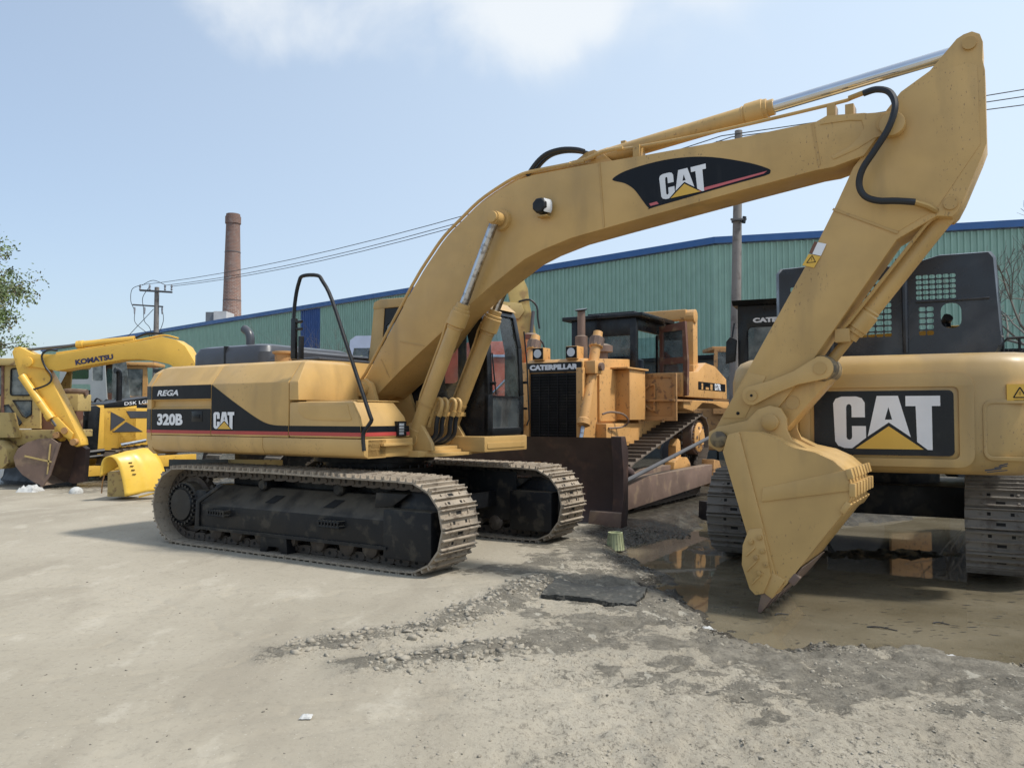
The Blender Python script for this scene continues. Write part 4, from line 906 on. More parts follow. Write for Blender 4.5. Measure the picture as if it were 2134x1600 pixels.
# bucket cylinder and linkage
bc, d = hyd(m, (6.352, 3.268), (5.335, 1.965), -.06, .074, .80, .046, M_gold2, 'bucket_cylinder', .092)
MB().tube([(6.24, -.2, 3.20), (6.16, -.19, 3.12), (5.56, -.17, 2.36), (5.50, -.16, 2.30)], .016, 7).build('cylinder_pipe', M_gold2, bc)
MB().box(5.44, 5.56, -.20, -.12, 2.18, 2.30).build('pipe_clamp', M_gold2, bc, bevel=.01)
def link2(a, b, ra, rb, y0, y1, name, mt=None, waist=.7):
    a, b = Vector(a), Vector(b); d_ = (b-a); L_ = d_.length; t = math.degrees(math.atan2(d_.y, d_.x))
    P = circ(a.x, a.y, ra, 10, t+100, t+260)+[tuple(a.lerp(b, .35)+Vector((d_.y, -d_.x)).normalized()*min(ra, rb)*waist), tuple(a.lerp(b, .65)+Vector((d_.y, -d_.x)).normalized()*min(ra, rb)*waist)]
    P += circ(b.x, b.y, rb, 10, t-80, t+80)+[tuple(b.lerp(a, .35)+Vector((-d_.y, d_.x)).normalized()*min(ra, rb)*waist), tuple(b.lerp(a, .65)+Vector((-d_.y, d_.x)).normalized()*min(ra, rb)*waist)]
    return MB().prism(P, y0, y1).build(name, mt or M_gold, m, bevel=.006, ang=30)
LK = ((4.745, 1.725), (5.335, 1.955))
for y in (S0-.075, S1+.03): link2(*LK, .088, .105, y, y+.045, 'idler_link')
MB().cyl((4.745, S0-.085, 1.725), (4.745, S1+.085, 1.725), .05, n=16).build('link_pin', M_gold2, m)
MB().cyl((4.745, S0-.088, 1.725), (4.745, S0-.084, 1.725), .013, n=8).build('grease_hole', M_slot, m)
MB().cyl((5.335, S0-.085, 1.955), (5.335, S1+.085, 1.955), .055, n=16).build('link_pin', M_gold2, m)
MB().lathe((5.335, -.215, 1.955), (0, 1, 0), [(0, .10), (.02, .118), (.30, .118), (.32, .10)], 20).build('muddy_link_eye', M_grease, m)
MB().cyl((4.60, S0-.012, 1.565), (4.60, S0-.006, 1.565), .016, n=8).build('pin_hole', M_slot, m)
pl = [(5.33, 2.06), (5.25, 2.0), (4.85, 1.55), (4.83, 1.46), (4.90, 1.39), (5.0, 1.40), (5.44, 1.90), (5.44, 1.99), (5.40, 2.05)]
MB().prism(pl, -.20, .08).build('power_link', M_gold, m, bevel=.012)
MB().lathe((5.08, -.208, 1.66), (0, 1, 0), [(0, .06), (.012, .06)], 18).build('link_boss', M_gold2, m)
# bucket
K0, K1 = -.55, .45
prof = [(4.60, 1.375), (4.72, 1.405), (4.87, 1.40), (5.0, 1.35), (5.16, 1.27), (5.33, 1.235), (5.47, 1.17), (5.57, 1.08), (5.605, .97), (5.60, .87), (5.555, .76), (5.29, .40), (5.09, .12), (5.0, .02)]
mouth = [(4.90, .03), (4.77, .10), (4.76, .40), (4.78, .52), (4.56, 1.205), (4.555, 1.25)]
bk = MB(); sidep = prof[:-1]+[(5.02, .06), (4.98, .05)]+[(4.86, .12), (4.775, .50), (4.553, 1.22), (4.60, 1.375)][:3]
for y in (K0, K1-.03):
    bk.prism(sidep, y, y+.03)
# curved back shell
outer = [(4.66, 1.38)]+prof[1:]; b_in = []
for i, p in enumerate(outer):
    a_ = Vector(outer[max(i-1, 0)]); c_ = Vector(outer[min(i+1, len(outer)-1)]); t = (c_-a_).normalized(); nrm = Vector((t.y, -t.x)); b_in.append(tuple(Vector(p)+nrm*.028))
n_ = len(outer); y0, y1 = K0+.005, K1-.005
vs = [(p[0], y0, p[1]) for p in outer]+[(p[0], y1, p[1]) for p in outer]+[(p[0], y0, p[1]) for p in b_in]+[(p[0], y1, p[1]) for p in b_in]
fs = []
for i in range(n_-1): fs += [(i, i+1, n_+i+1, n_+i), (2*n_+i, 3*n_+i, 3*n_+i+1, 2*n_+i+1), (i, 2*n_+i, 2*n_+i+1, i+1), (n_+i, n_+i+1, 3*n_+i+1, 3*n_+i)]
fs += [(0, n_, 3*n_, 2*n_), (n_-1, 3*n_-1, 4*n_-1, 2*n_-1)]
bk.add(vs, fs); bko = bk.build('bucket', M_gold, m, ang=30)
for y in (K0-.018, K1):
    q = MB(); q.prism([(4.555, 1.22), (4.60, 1.375), (4.70, 1.40), (5.02, .10), (4.98, .05), (4.87, .13)], y, y+.018); q.build('side_bar', M_gold, bko, bevel=.004)
    MB().prism([(4.885, .80), (4.90, .92), (5.58, 1.10), (5.60, .93)], y+.004, y+.018).build('stiffener', M_gold, bko, bevel=.004)
    q = MB(); q.prism([(4.895, .58), (4.78, .56), (4.725, .42), (4.715, .25), (4.78, .05), (4.83, .0), (4.90, .02), (4.965, .18)], y-.02, y+.0); sc_ = q.build('side_cutter', M_gold, bko, bevel=.010)
    for x, z in ((4.875, .50), (4.80, .455), (4.90, .385), (4.845, .325), (4.93, .275), (4.87, .195)): MB().cyl((x, y-.045, z), (x, y-.018, z), .024, n=6).build('cutter_bolt', M_gold2, bko, bevel=.003)
    for (xa, za), (xb, zb) in (((4.755, .33), (4.835, .41)), ((4.76, .20), (4.86, .31)), ((4.80, .09), (4.90, .20))): MB().bar((xa, y-.022, za), (xb, y-.022, zb), .02, .014).build('cutter_rib', M_gold, sc_, bevel=.004)
for j, (x, z, ln_) in enumerate(((5.600, 1.065, .085), (5.620, .935, .11), (5.565, .79, .10))):
    for i in range(7):
        y = K0-.01+i*(.96/6); ang_ = (-.25, .0, .6)[j]
        MB().obox((x, y+.03, z), (.024, .046, ln_/2), Matrix.Rotation(ang_, 3, 'Y')).build('wear_block', M_gold, bko, bevel=.008)
for i in range(5):
    y = K0+.03+i*(.94/4)
    t_ = MB(); a_ = Vector((5.03, y, .17)); b_ = Vector((4.915, y, .01)); c_ = Vector((4.845, y, -.155))
    t_.loft([[a_+Vector((.05, -.05, -.02)), a_+Vector((.05, .05, -.02)), a_+Vector((-.07, .05, .04)), a_+Vector((-.07, -.05, .04))],
             [b_+Vector((.05, -.05, -.03)), b_+Vector((.05, .05, -.03)), b_+Vector((-.04, .05, .03)), b_+Vector((-.04, -.05, .03))]])
    to = t_.build('tooth_adapter', M_gold, bko, bevel=.01)
    MB().loft([[b_+Vector((.045, -.042, -.025)), b_+Vector((.045, .042, -.025)), b_+Vector((-.035, .042, .03)), b_+Vector((-.035, -.042, .03))],
               [c_+Vector((.02, -.035, -.0)), c_+Vector((.02, .035, -.0)), c_+Vector((-.005, .035, .01)), c_+Vector((-.005, -.035, .01))]]).build('tooth', M_rustr, to, bevel=.006)
MB().bar((5.21, (K0+K1)/2, .262), (5.04, (K0+K1)/2, .040), .012, .96, (0, 1, 0)).build('worn_lip', M_rustr, bko, bevel=.004)
for z in (.17,): MB().obox((5.02+(z-.02)*.75+.015, K0+.03, z-.01), (.03, .035, .045), Matrix.Rotation(.65, 3, 'Y')).build('lip_block', M_rustr, bko, bevel=.006)
MB().bar((5.06, (K0+K1)/2, .14), (4.93, (K0+K1)/2, .0), .035, .98, (0, 1, 0)).build('cutting_edge', M_gold, bko, bevel=.004)
for y in (-.27, .13):
    MB().prism([(4.44, 1.21), (4.34, 1.27), (4.345, 1.39), (4.44, 1.44), (4.70, 1.50), (4.80, 1.60), (4.90, 1.635), (5.00, 1.61), (5.05, 1.52), (5.05, 1.42), (5.09, 1.33), (5.22, 1.26), (5.30, 1.235), (5.0, 1.20), (4.62, 1.30)], y-.04, y).build('bucket_ear', M_gold, bko, bevel=.008)
for x, z, r in ((4.447, 1.326, .075), (4.913, 1.485, .075)):
    MB().lathe((x, -.36, z), (0, 1, 0), [(0, r*.8), (.01, r), (.05, r), (.055, r*1.35), (.09, r*1.4), (.1, r*.8), (.50, r*.8)], 22).build('bucket_pin', M_gold2 if x > 4.6 else M_grease, bko)
# cab
CX0, CX1, CY0, CY1 = -.42, 1.46, .34, 1.16
MB().prism([(.30, 1.115), (1.50, 1.115), (1.50, 1.30), (.30, 1.30)], .215, 1.19).build('cab_platform', M_gold, m, bevel=.018)
MB().plate(rrect(.27, 1.13, 1.155, 1.225, .02), [], 1.500, 1.508, 'x').build('platform_rib', M_gold, m, bevel=.003)
MB().box(.50, 1.06, .18, .34, 1.302, 1.73).build('step_box', M_gold, m, bevel=.012)
for z in (1.36, 1.54): MB().box(.80, 1.0, .172, .18, z, z+.13).build('step_recess', M_gold2, m)
cabp = [(CX0, 1.305), (CX0+.03, 2.2), (CX0+.13, 2.93), (1.10, 2.93), (1.34, 2.82), (1.43, 2.4), (CX1, 1.8), (CX1, 1.305)]
w1 = rrect(-.13, .46, 1.98, 2.74, .07); w2 = [(.58, 1.75), (1.20, 1.75), (1.20, 2.35), (1.12, 2.72), (1.05, 2.76), (.63, 2.76), (.58, 2.70)]
for y in (CY0, CY1-.03):
    cs = MB().plate(cabp, [w1, w2], y, y+.03).build('cab_side', M_black, m, bevel=.0)
    MB().plate([(p[0], p[1]) for p in w1], [], y+.012, y+.016).build('side_window', M_glass, cs)
    MB().plate(w2, [], y+.012, y+.016).build('side_window', M_glass, cs)
MB().prism([(CX0-.012, 1.9), (CX0+.12, 2.94), (CX0+.28, 2.94), (CX0+.20, 1.9)], CY0-.012, CY0).build('cab_rear_post', M_gold, m, bevel=.003)
MB().prism([(CX0-.012, 1.9), (CX0+.12, 2.94), (CX0+.10, 2.94), (CX0-.03, 1.9)], CY0-.012, CY1+.01).build('cab_rear_edge', M_gold, m)
rf_ = MB(); rf_.prism([(CX0+.08, 2.935), (CX0+.10, 3.03), (CX0+.2, 3.06), (1.0, 3.04), (1.22, 2.97), (1.36, 2.86), (1.10, 2.935)], CY0-.02, CY1+.02); rf_.build('cab_roof', M_gold, m, bevel=.02)
MB().plate([(CY0, 1.305), (CY1, 1.305), (CY1, 2.4), (CY0, 2.4)], [rrect(CY0+.1, CY1-.1, 1.9, 2.38, .05)], CX0, CX0+.03, 'x').build('cab_back', M_black, m)
# front: curved frame with two panes
fp = [(CX1, 1.305), (CX1, 1.8), (1.43, 2.4), (1.345, 2.80)]
ff = MB()
for y0_, y1_ in ((CY0, CY0+.10), (CY1-.085, CY1)):
    for i in range(3):
        (xa, za), (xb, zb) = fp[i], fp[i+1]; ff.loft([[(xa-.06, y0_, za), (xa+.012, y0_, za), (xa+.012, y1_, za), (xa-.06, y1_, za)], [(xb-.06, y0_, zb), (xb+.012, y0_, zb), (xb+.012, y1_, zb), (xb-.06, y1_, zb)]])
ff.loft([[(1.30, CY0, 2.79), (1.36, CY0, 2.79), (1.30, CY0, 2.90), (1.24, CY0, 2.90)], [(1.30, CY1, 2.79), (1.36, CY1, 2.79), (1.30, CY1, 2.90), (1.24, CY1, 2.90)]])
ff.box(CX1-.06, CX1+.012, CY0, CY1, 1.305, 1.40)
ffo = ff.build('cab_front_frame', M_black, m, bevel=.012)
MB().box(CX1-.03, CX1+.006, CY0+.10, CY1-.085, 1.76, 1.785).build('front_crossbar', M_black, ffo)
def pane(zs, nm):
    b = MB(); k = len(zs); vs = []
    for x, z in zs: vs += [(x-.012, CY0+.09, z), (x-.012, CY1-.08, z)]
    b.add(vs, [(2*i, 2*i+1, 2*i+3, 2*i+2) for i in range(k-1)]); b.build(nm, M_glass, ffo)
pane([(CX1, 1.39), (CX1, 1.76)], 'lower_windscreen'); pane([(CX1, 1.785), (1.43, 2.4), (1.345, 2.80)], 'upper_windscreen')
cst = MB(); cst.box(.35, .85, .55, .98, 1.55, 1.72); cst.box(.22, .36, .55, .98, 1.60, 2.25); cst.box(.30, .95, .42, .53, 1.40, 1.85); cst.box(-.40, 1.44, CY0+.03, CY1-.03, 1.306, 1.36)
cst.tube([(1.2, .62, 1.36), (1.16, .62, 1.75), (1.1, .62, 1.95)], .02, 6); cst.tube([(1.2, .82, 1.36), (1.16, .82, 1.75), (1.1, .82, 1.95)], .02, 6)
cst.build('cab_interior', M_seat, m, bevel=.02)
wp = MB().tube([(1.475, .50, 1.80), (1.47, .46, 2.05), (1.455, .44, 2.30)], .009, 6).build('wiper', M_black, m)
MB().tube([(1.50, CY1+.02, 1.42), (1.53, CY1+.03, 1.50), (1.50, CY1+.03, 2.2), (1.46, CY1+.02, 2.62)], .010, 6).build('grab_bar', M_black, m)
for z in (1.62, 1.95): MB().box(1.44, 1.50, CY1-.01, CY1+.04, z, z+.03).build('door_hinge', M_black, m)
MB().cyl((1.47, .40, 1.93), (1.53, .40, 1.93), .02, n=8).build('mirror_stub', M_black, m)

# ------------------------------------------------------------------ right hand excavator (seen from behind)
rx = thing('excavator', 'dull gold excavator seen from behind with large CAT panel, standing in the puddle', 'excavator', (4.8, 10.5, -.06), R(-24), None)
rx['group'] = m['group'] = 'parked excavators in the yard'
RB = -3.2
def cwr(z, ins):
    P = []
    for x, y in [(-1.43, -2.55), (-1.43, -2.80), (-1.38, -2.98), (-1.24, -3.12), (-1.02, RB+.01), (-.6, RB), (0, RB-.0), (.6, RB), (1.02, RB+.01), (1.24, -3.12), (1.38, -2.98), (1.43, -2.80), (1.43, -2.55)]:
        P.append((x*(1-ins*.7), y+ins*(1 if y < -2.6 else 0), z))
    return P
cw = MB().loft([cwr(1.06, .14), cwr(1.10, .07), cwr(1.18, .02), cwr(1.3, 0), cwr(1.95, 0), cwr(2.08, .025), cwr(2.15, .07), cwr(2.185, .14)])
cwro = cw.build('counterweight', M_goldR, rx, ang=40)
fr_out = rrect(-.73, .76, 1.13, 2.00, .12); fr_in = rrect(-.64, .64, 1.205, 1.87, .05)
MB().plate(fr_out, [fr_in], RB-.022, RB+.005).build('panel_surround', M_goldR, cwro, bevel=.010)
MB().plate(rrect(-.60, .60, 1.232, 1.838, .045), [], RB-.006, RB-.002).build('logo_panel', M_black, cwro)
cat_logo((-.425, RB-.006, 1.29), UX, UZ, .50, cwro)
for x0_, x1_ in ((.83, 1.30),):
    MB().plate(rrect(x0_, x1_, 1.20, 1.75, .08), [rrect(x0_+.03, x1_-.03, 1.235, 1.71, .05)], RB-.004, RB+.02).build('pressed_recess', M_goldR, cwro, bevel=.006)
st = MB().plate([(1.02, 1.735), (1.22, 1.735), (1.22, 1.885), (1.02, 1.885)], [], RB-.004, RB+.05).build('warning_sticker', M_yel, cwro)
wt = MB()
T3 = [Vector((1.07, 1.765)), Vector((1.17, 1.765)), Vector((1.12, 1.855))]
for i in range(3):
    a_, b_ = T3[i], T3[(i+1) % 3]; wt.bar((a_.x, RB-.006, a_.y), (b_.x, RB-.006, b_.y), .002, .010)
wt.bar((1.12, RB-.006, 1.785), (1.12, RB-.006, 1.82), .002, .01); wt.build('warning_triangle', M_band, cwro)
MB().plate([(-1.14, 1.80), (-1.06, 1.80), (-1.06, 1.93), (-1.14, 1.93)], [], -3.19, -3.15).build('warning_sticker', M_yel, cwro)
pm = MB()
for k, (x, z, w_, h_) in enumerate(((.90, 1.12, .13, .012), (.96, 1.145, .10, .01), (.93, 1.105, .16, .008), (.98, 1.165, .07, .01))): pm.bar((x-w_/2, RB-.004, z-.01), (x+w_/2, RB-.004, z+.012), .003, h_)
pm.build('paint_smear', mat('blue_black_smear', (.03, .04, .06), .6), cwro)
# open black engine hood standing above the counterweight
hp = [(-.97, 2.20), (-.97, 3.12), (-.93, 3.17), (-.45, 3.19), (-.05, 3.14), (.32, 3.10), (.40, 3.16), (.55, 3.20), (.98, 3.20), (1.02, 3.14), (1.07, 2.33), (1.02, 2.22), (.9, 2.185), (-.9, 2.185)]
holes = []
def cells(x0, x1, z0, z1, nxx, nz, r=.010):
    w_, h_ = (x1-x0)/nxx, (z1-z0)/nz
    for i in range(nxx):
        for j in range(nz): holes.append(rrect(x0+i*w_+w_*.06, x0+(i+1)*w_-w_*.06, z0+j*h_+h_*.12, z0+(j+1)*h_-h_*.12, r, 1))
cells(-.86, -.52, 2.62, 2.98, 4, 5); cells(-.34, .12, 2.40, 3.0, 6, 10); cells(.34, .70, 2.76, 3.02, 6, 5); cells(.36, .50, 2.40, 2.70, 2, 5)
holes.append([(x, z) for x, z in rrect(.56, .74, 2.47, 2.72, .075, 4)])
HY = -2.56
hb = MB(); hb.plate(hp, holes, HY, HY+.012)
h_ = hb.build('engine_hood', M_plastic, rx, ang=30)
def offs(P, k, cx=.05, cz=2.68): return [(cx+(x-cx)*(1+k), cz+(z-cz)*(1+k)) for x, z in P]
rim = MB(); R0 = [(x, HY, z) for x, z in hp]; R1 = [(x, HY+.07, z) for x, z in offs(hp, .035)]; R2 = [(x, HY+.45, z) for x, z in offs(hp, .05)]; R3 = [(x, HY+.45, z) for x, z in offs(hp, .03)]
rim.loft([R0, R1, R2, R3], caps=False); rim.build('hood_rim', M_plastic, h_, ang=60)
for x in (.24,): MB().tube([(x, HY-.008, 2.24), (x-.0, HY-.02, 2.5), (x, HY-.02, 2.95), (x-.01, HY, 3.09)], .028, 8).build('hood_rib', M_plastic, h_)
MB().tube([(.34, HY-.006, 2.745), (.6, HY-.012, 2.745), (.98, HY-.004, 2.75)], .014, 6).build('hood_rib', M_plastic, h_)
MB().tube([(-.45, HY-.006, 2.25), (-.44, HY-.02, 2.7), (-.44, HY, 3.14)], .02, 6).build('hood_rib', M_plastic, h_)
MB().box(.16, .30, HY+.1, HY+.16, 3.14, 3.22).build('hood_latch', M_blackm, h_, bevel=.01)
MB().tube([(.62, HY+.25, 2.50), (.62, HY+.25, 2.56), (.64, HY+.2, 2.60)], .05, 10).build('exhaust_pipe', M_black, rx)
MB().box(.62, .80, HY+.45, HY+.55, 2.46, 2.54).build('hood_stay', M_yel, rx, bevel=.01)
MB().box(-1.2, 1.2, -2.5, .6, 1.10, 2.10).build('house', M_goldR, rx, bevel=.03)
MB().box(-.9, 1.0, -2.5, -1.5, 2.10, 2.17).build('engine_deck', M_amberd, rx, bevel=.01)
for x in (-.6, -.2, .25, .7): MB().cyl((x, -2.45, 2.16), (x, -2.40, 2.24), .05, n=10).build('deck_fitting', M_blackm, rx)
MB().bar((-.8, -1.8, 2.45), (.8, -1.8, 2.50), .08, .06).build('engine_frame', M_ky, rx)
MB().bar((-.8, -1.85, 2.36), (.8, -1.85, 2.36), .06, .03).build('engine_frame', M_black, rx)
gr_ = MB(); gr_.tube([(1.12, -2.3, 2.15), (1.12, -2.3, 2.33), (1.16, -2.3, 2.37), (1.50, -2.3, 2.38)], .014, 6); gr_.tube([(1.36, -2.3, 2.15), (1.36, -2.3, 2.42), (1.5, -2.3, 2.45)], .03, 7); gr_.tube([(1.26, -2.3, 2.15), (1.26, -2.3, 2.37)], .012, 6)
gr_.build('guard_rail', M_black, rx)
# its cab
rc = [(-1.62, -1.1), (-.62, -1.1), (-.62, .6), (-1.62, .6)]
cbk = MB(); cbk.plate([(-1.62, 2.1), (-.62, 2.1), (-.62, 3.0), (-1.62, 3.0)], [rrect(-1.49, -.75, 2.20, 2.72, .05)], -1.10, -1.06)
cbk.box(-1.62, -.62, -1.05, .6, 2.86, 3.0); cbk.box(-1.62, -1.52, .5, .6, 2.1, 2.9); cbk.box(-.72, -.62, .5, .6, 2.1, 2.9); cbk.box(-1.62, -.62, -1.05, .6, 2.0, 2.3)
cbo = cbk.build('cab', M_black, rx, bevel=.025)
MB().plate(rrect(-1.49, -.75, 2.20, 2.72, .05), [], -1.09, -1.085).build('rear_window', M_glassp, cbo)
MB().prism([(-1.12, 3.0), (-1.20, 3.06), (.6, 3.06), (.6, 3.0)], -1.68, -.6, 'x').build('roof_visor', M_black, cbo, bevel=.01)
text('caterpillar_lettering', 'CATERPILLAR', (-1.43, -1.104, 2.775), UX, UZ, .72, .062, M_white, cbo, .07)
MB().prism([(-1.76, 2.26), (-1.64, 2.29), (-1.62, 2.56), (-1.70, 2.60), (-1.75, 2.54)], -1.2, -1.14).build('mirror', M_black, rx, bevel=.01)
MB().tube([(-1.68, -1.15, 2.6), (-1.66, -1.1, 2.78)], .012, 6).build('mirror_arm', M_black, rx)
# undercarriage, its own heading
UYAW = R(-30-(-24)+90)
uc = bpy.data.objects.new('undercarriage', None); COL.objects.link(uc)
ucm = MB(); ucm.box(-.9, .9, -1.0, 1.0, .42, .78); ucm.lathe((0, 0, .75), (0, 0, 1), [(0, .7), (.3, .7)], 32)
for s in (-1, 1): ucm.box(-1.6, 1.6, s*1.29-.2, s*1.29+.2, .24, .74)
bpy.data.objects.remove(uc)
ucm.xf(Matrix.Rotation(UYAW, 4, 'Z')); ucm.build('undercarriage', M_blackm, rx, bevel=.02)
for s, lab in ((1, 'left dusty grey track of the right hand excavator'), (-1, 'right dusty grey track of the right hand excavator')):
    tr = make_track(rx, s*1.30, .62, [(-1.85, .48, .45), (1.80, .48, .45), (0, .52, .42)], 47, [M_shoeg, M_slot], M_link, links=False, label=lab)
    tr.matrix_local = Matrix.Rotation(UYAW, 4, 'Z')
    wl_ = MB(); wl_.lathe((-1.85, s*1.30-.09, .48), (0, 1, 0), [(0, .25), (.02, .37), (.16, .37), (.18, .25)], 24)
    wl_.xf(Matrix.Rotation(UYAW, 4, 'Z')); wl_.build('idler_wheel', M_blackm, rx)

# ------------------------------------------------------------------ bulldozer
DYAW = R(-121.7)
dz = thing('bulldozer', 'tan bulldozer with brown blade and tall tracks facing the main excavator cab', 'bulldozer', (1.78, 15.4, -.05), DYAW, 'bulldozers in the yard')
def tri_track(root, yc, w_, circles, n, mats, lab):
    return make_track(root, yc, w_, circles, n, mats, M_link, gr=1, gh=.055, slots=False, label=lab)
DC = [(1.52, .42, .38), (-1.55, .42, .38), (-1.95, 1.16, .44)]
for s in (1, -1):
    tri_track(dz, s*1.0, .56, DC, 42, [M_shoed, M_slot], 'near side rusty track' if s > 0 else 'far side rusty track')
    yo = 1.0+.14*s if s > 0 else -1.14
    spk = MB(); spk.lathe((-1.95, s*.80, 1.16), (0, s, 0), [(0, .40), (.12, .40), (.13, .36), (.36, .355), (.38, .34)], 40); so = spk.build('sprocket', M_rustr, dz)
    MB().lathe((-1.95, s*1.185, 1.16), (0, s, 0), [(0, .30), (.03, .30), (.04, .28), (.07, .16), (.09, .15)], 30).build('drive_hub', M_amber, so)
    bb_ = MB()
    for i in range(28):
        a = i/28*6.2832; bb_.cyl((-1.95+.325*math.cos(a), s*1.18, 1.16+.325*math.sin(a)), (-1.95+.325*math.cos(a), s*1.215, 1.16+.325*math.sin(a)), .016, n=5)
    for i in range(6):
        a = i/6*6.2832; bb_.cyl((-1.95+.21*math.cos(a), s*1.20, 1.16+.21*math.sin(a)), (-1.95+.21*math.cos(a), s*1.25, 1.16+.21*math.sin(a)), .035, n=7)
    bb_.build('hub_bolts', M_rustr, so)
    ty = MB()
    for i in range(23):
        a = i/23*6.2832; c_, d_ = math.cos(a), math.sin(a); ty.obox((-1.95+.42*c_, s*.95, 1.16+.42*d_), (.035, .04, .03), Matrix(((c_, 0, -d_), (0, 1, 0), (d_, 0, c_))))
    ty.build('sprocket_teeth', M_link, so)
    tf = MB(); tf.prism([(-1.6, .30), (1.5, .30), (1.5, .56), (.9, .66), (-.8, .66), (-1.6, .56)], s*1.0-.13, s*1.0+.13); tfo = tf.build('roller_frame', M_rustr, dz, bevel=.015)
    MB().prism([(-1.05, .5), (-.72, .5), (-.74, 1.02), (-.86, 1.16), (-.98, 1.10)], s*1.02-.02, s*1.02+.14).build('frame_tower', M_amber, tfo, bevel=.015)
    MB().prism([(-1.45, .55), (-.5, .55), (-.55, .72), (-.8, .80), (-1.25, .78), (-1.42, .66)], s*1.0, s*1.2).build('frame_cover', M_amber, tfo, bevel=.02)
    for x in (1.52, -1.55): MB().lathe((x, s*1.0-.09, .42), (0, 1, 0), [(0, .28), (.02, .33), (.16, .33), (.18, .28)], 22).build('idler_wheel', M_rustr, dz)
    for k in range(7): MB().lathe((1.1-k*.37, s*1.0-.16, .20), (0, 1, 0), [(0, .08), (.02, .11), (.30, .11), (.32, .08)], 12).build('track_roller', M_rustr, dz)
# blade: curved mouldboard with end plates
bl = MB(); ys = (-1.78, 1.78); secf = [(3.62, -.02), (3.50, .05), (3.40, .25), (3.36, .55), (3.37, .85), (3.44, 1.12), (3.55, 1.28)]; secb = [(3.50, 1.27), (3.36, 1.10), (3.29, .84), (3.28, .55), (3.32, .24), (3.42, .0)]
bl.prism(secf+secb, ys[0], ys[1])
blo = bl.build('blade', M_rust, dz, ang=50)
for s in (1, -1):
    e_ = MB(); e_.prism([(3.66, -.06), (3.42, -.03), (3.36, .20), (3.34, 1.08), (3.44, 1.30), (3.60, 1.30), (3.52, .8), (3.53, .4)], s*1.78 if s > 0 else -1.94, s*1.94 if s > 0 else -1.78); e_.build('end_bit', M_rust, blo, bevel=.01)
    MB().prism([(3.70, -.10), (3.62, .22), (3.60, .24), (3.66, -.10)], (1.45 if s > 0 else -1.95), (1.95 if s > 0 else -1.45)).build('corner_bit', M_rustr, blo, bevel=.01)
MB().box(3.08, 3.30, -1.6, 1.6, .30, .42).build('blade_beam', M_rust, blo, bevel=.01)
MB().prism([(3.35, .55), (3.05, .60), (3.05, 1.0), (3.40, 1.1)], .40, .52).build('blade_lug', M_amber, blo, bevel=.01)
MB().prism([(3.1, 1.25), (3.5, 1.28), (3.35, 1.42), (3.2, 1.45)], -.35, -.05).build('blade_top_lug', M_amber, blo, bevel=.01)
for s in (1, -1):
    MB().prism([(3.32, .08), (3.32, .52), (2.4, .56), (1.8, .60), (-1.95, .62), (-2.02, .55), (-2.02, .30), (-1.9, .26), (2.4, .12)], s*1.42-.10 if s > 0 else -1.52, 1.52 if s > 0 else -1.32).build('push_arm', M_rustr, dz, bevel=.015)
    MB().prism([(-1.75, .18), (-2.25, .20), (-2.35, .5), (-2.2, .68), (-1.85, .72)], s*1.42-.13, s*1.42+.13).build('arm_trunnion', M_amberd, dz, bevel=.02)
    MB().cyl((3.30, s*1.44, 1.02), (2.15, s*1.44, .68), .085, n=14).build('tilt_brace', M_rust, dz)
    MB().cyl((2.15, s*1.40, .68), (1.95, s*1.40, .62), .10, .08, n=12).build('brace_end', M_rustr, dz)
MB().prism([(2.25, .56), (2.75, .56), (2.68, .80), (2.5, .86), (2.35, .78)], 1.30, 1.36).build('brace_bracket', M_amber, dz, bevel=.01)
MB().cyl((-1.9, 1.62, 1.25), (2.6, 1.55, .58), .035, n=8).build('leaning_pipe', M_steel, dz)
# body
MB().prism([(2.04, 1.10), (2.04, 2.50), (1.98, 2.56), (.05, 2.66), (.05, 1.10)], -.52, .56).build('hood', M_amber, dz, bevel=.02)
MB().box(2.04, 2.07, -.50, .54, 2.34, 2.50).build('name_band', M_black, dz)
text('caterpillar_lettering', 'CATERPILLAR', (2.071, -.45, 2.375), (0, 1, 0), UZ, .94, .095, M_white, dz, .07)
MB().box(2.04, 2.06, -.42, .47, 1.15, 2.32).build('radiator', M_slot, dz)
gl_ = MB()
for k in range(24): gl_.box(2.062, 2.085, -.43, .48, 1.17+k*.048, 1.180+k*.048)
for k in range(6): gl_.box(2.06, 2.08, -.43+k*.175, -.42+k*.175, 1.15, 2.32)
gl_.build('grille', M_blackm, dz)
for y in (-.60, .58): MB().box(1.98, 2.09, min(y, y-.12 if y > 0 else y+.14), max(y, y-.12 if y > 0 else y+.14), 1.2, 2.4).build('grille_guard', M_amber, dz, bevel=.01)
for y in (-.30, .35):
    lb = MB().box(1.80, 2.05, y-.11, y+.11, 2.55, 2.77).build('headlight_box', M_amber, dz, bevel=.01)
    MB().box(2.051, 2.060, y-.10, y+.10, 2.57, 2.76).build('headlight_recess', M_slot, lb); MB().prism(circ(y, 2.665, .075, 14), 2.061, 2.068, 'x').build('headlight', M_lamp, lb)
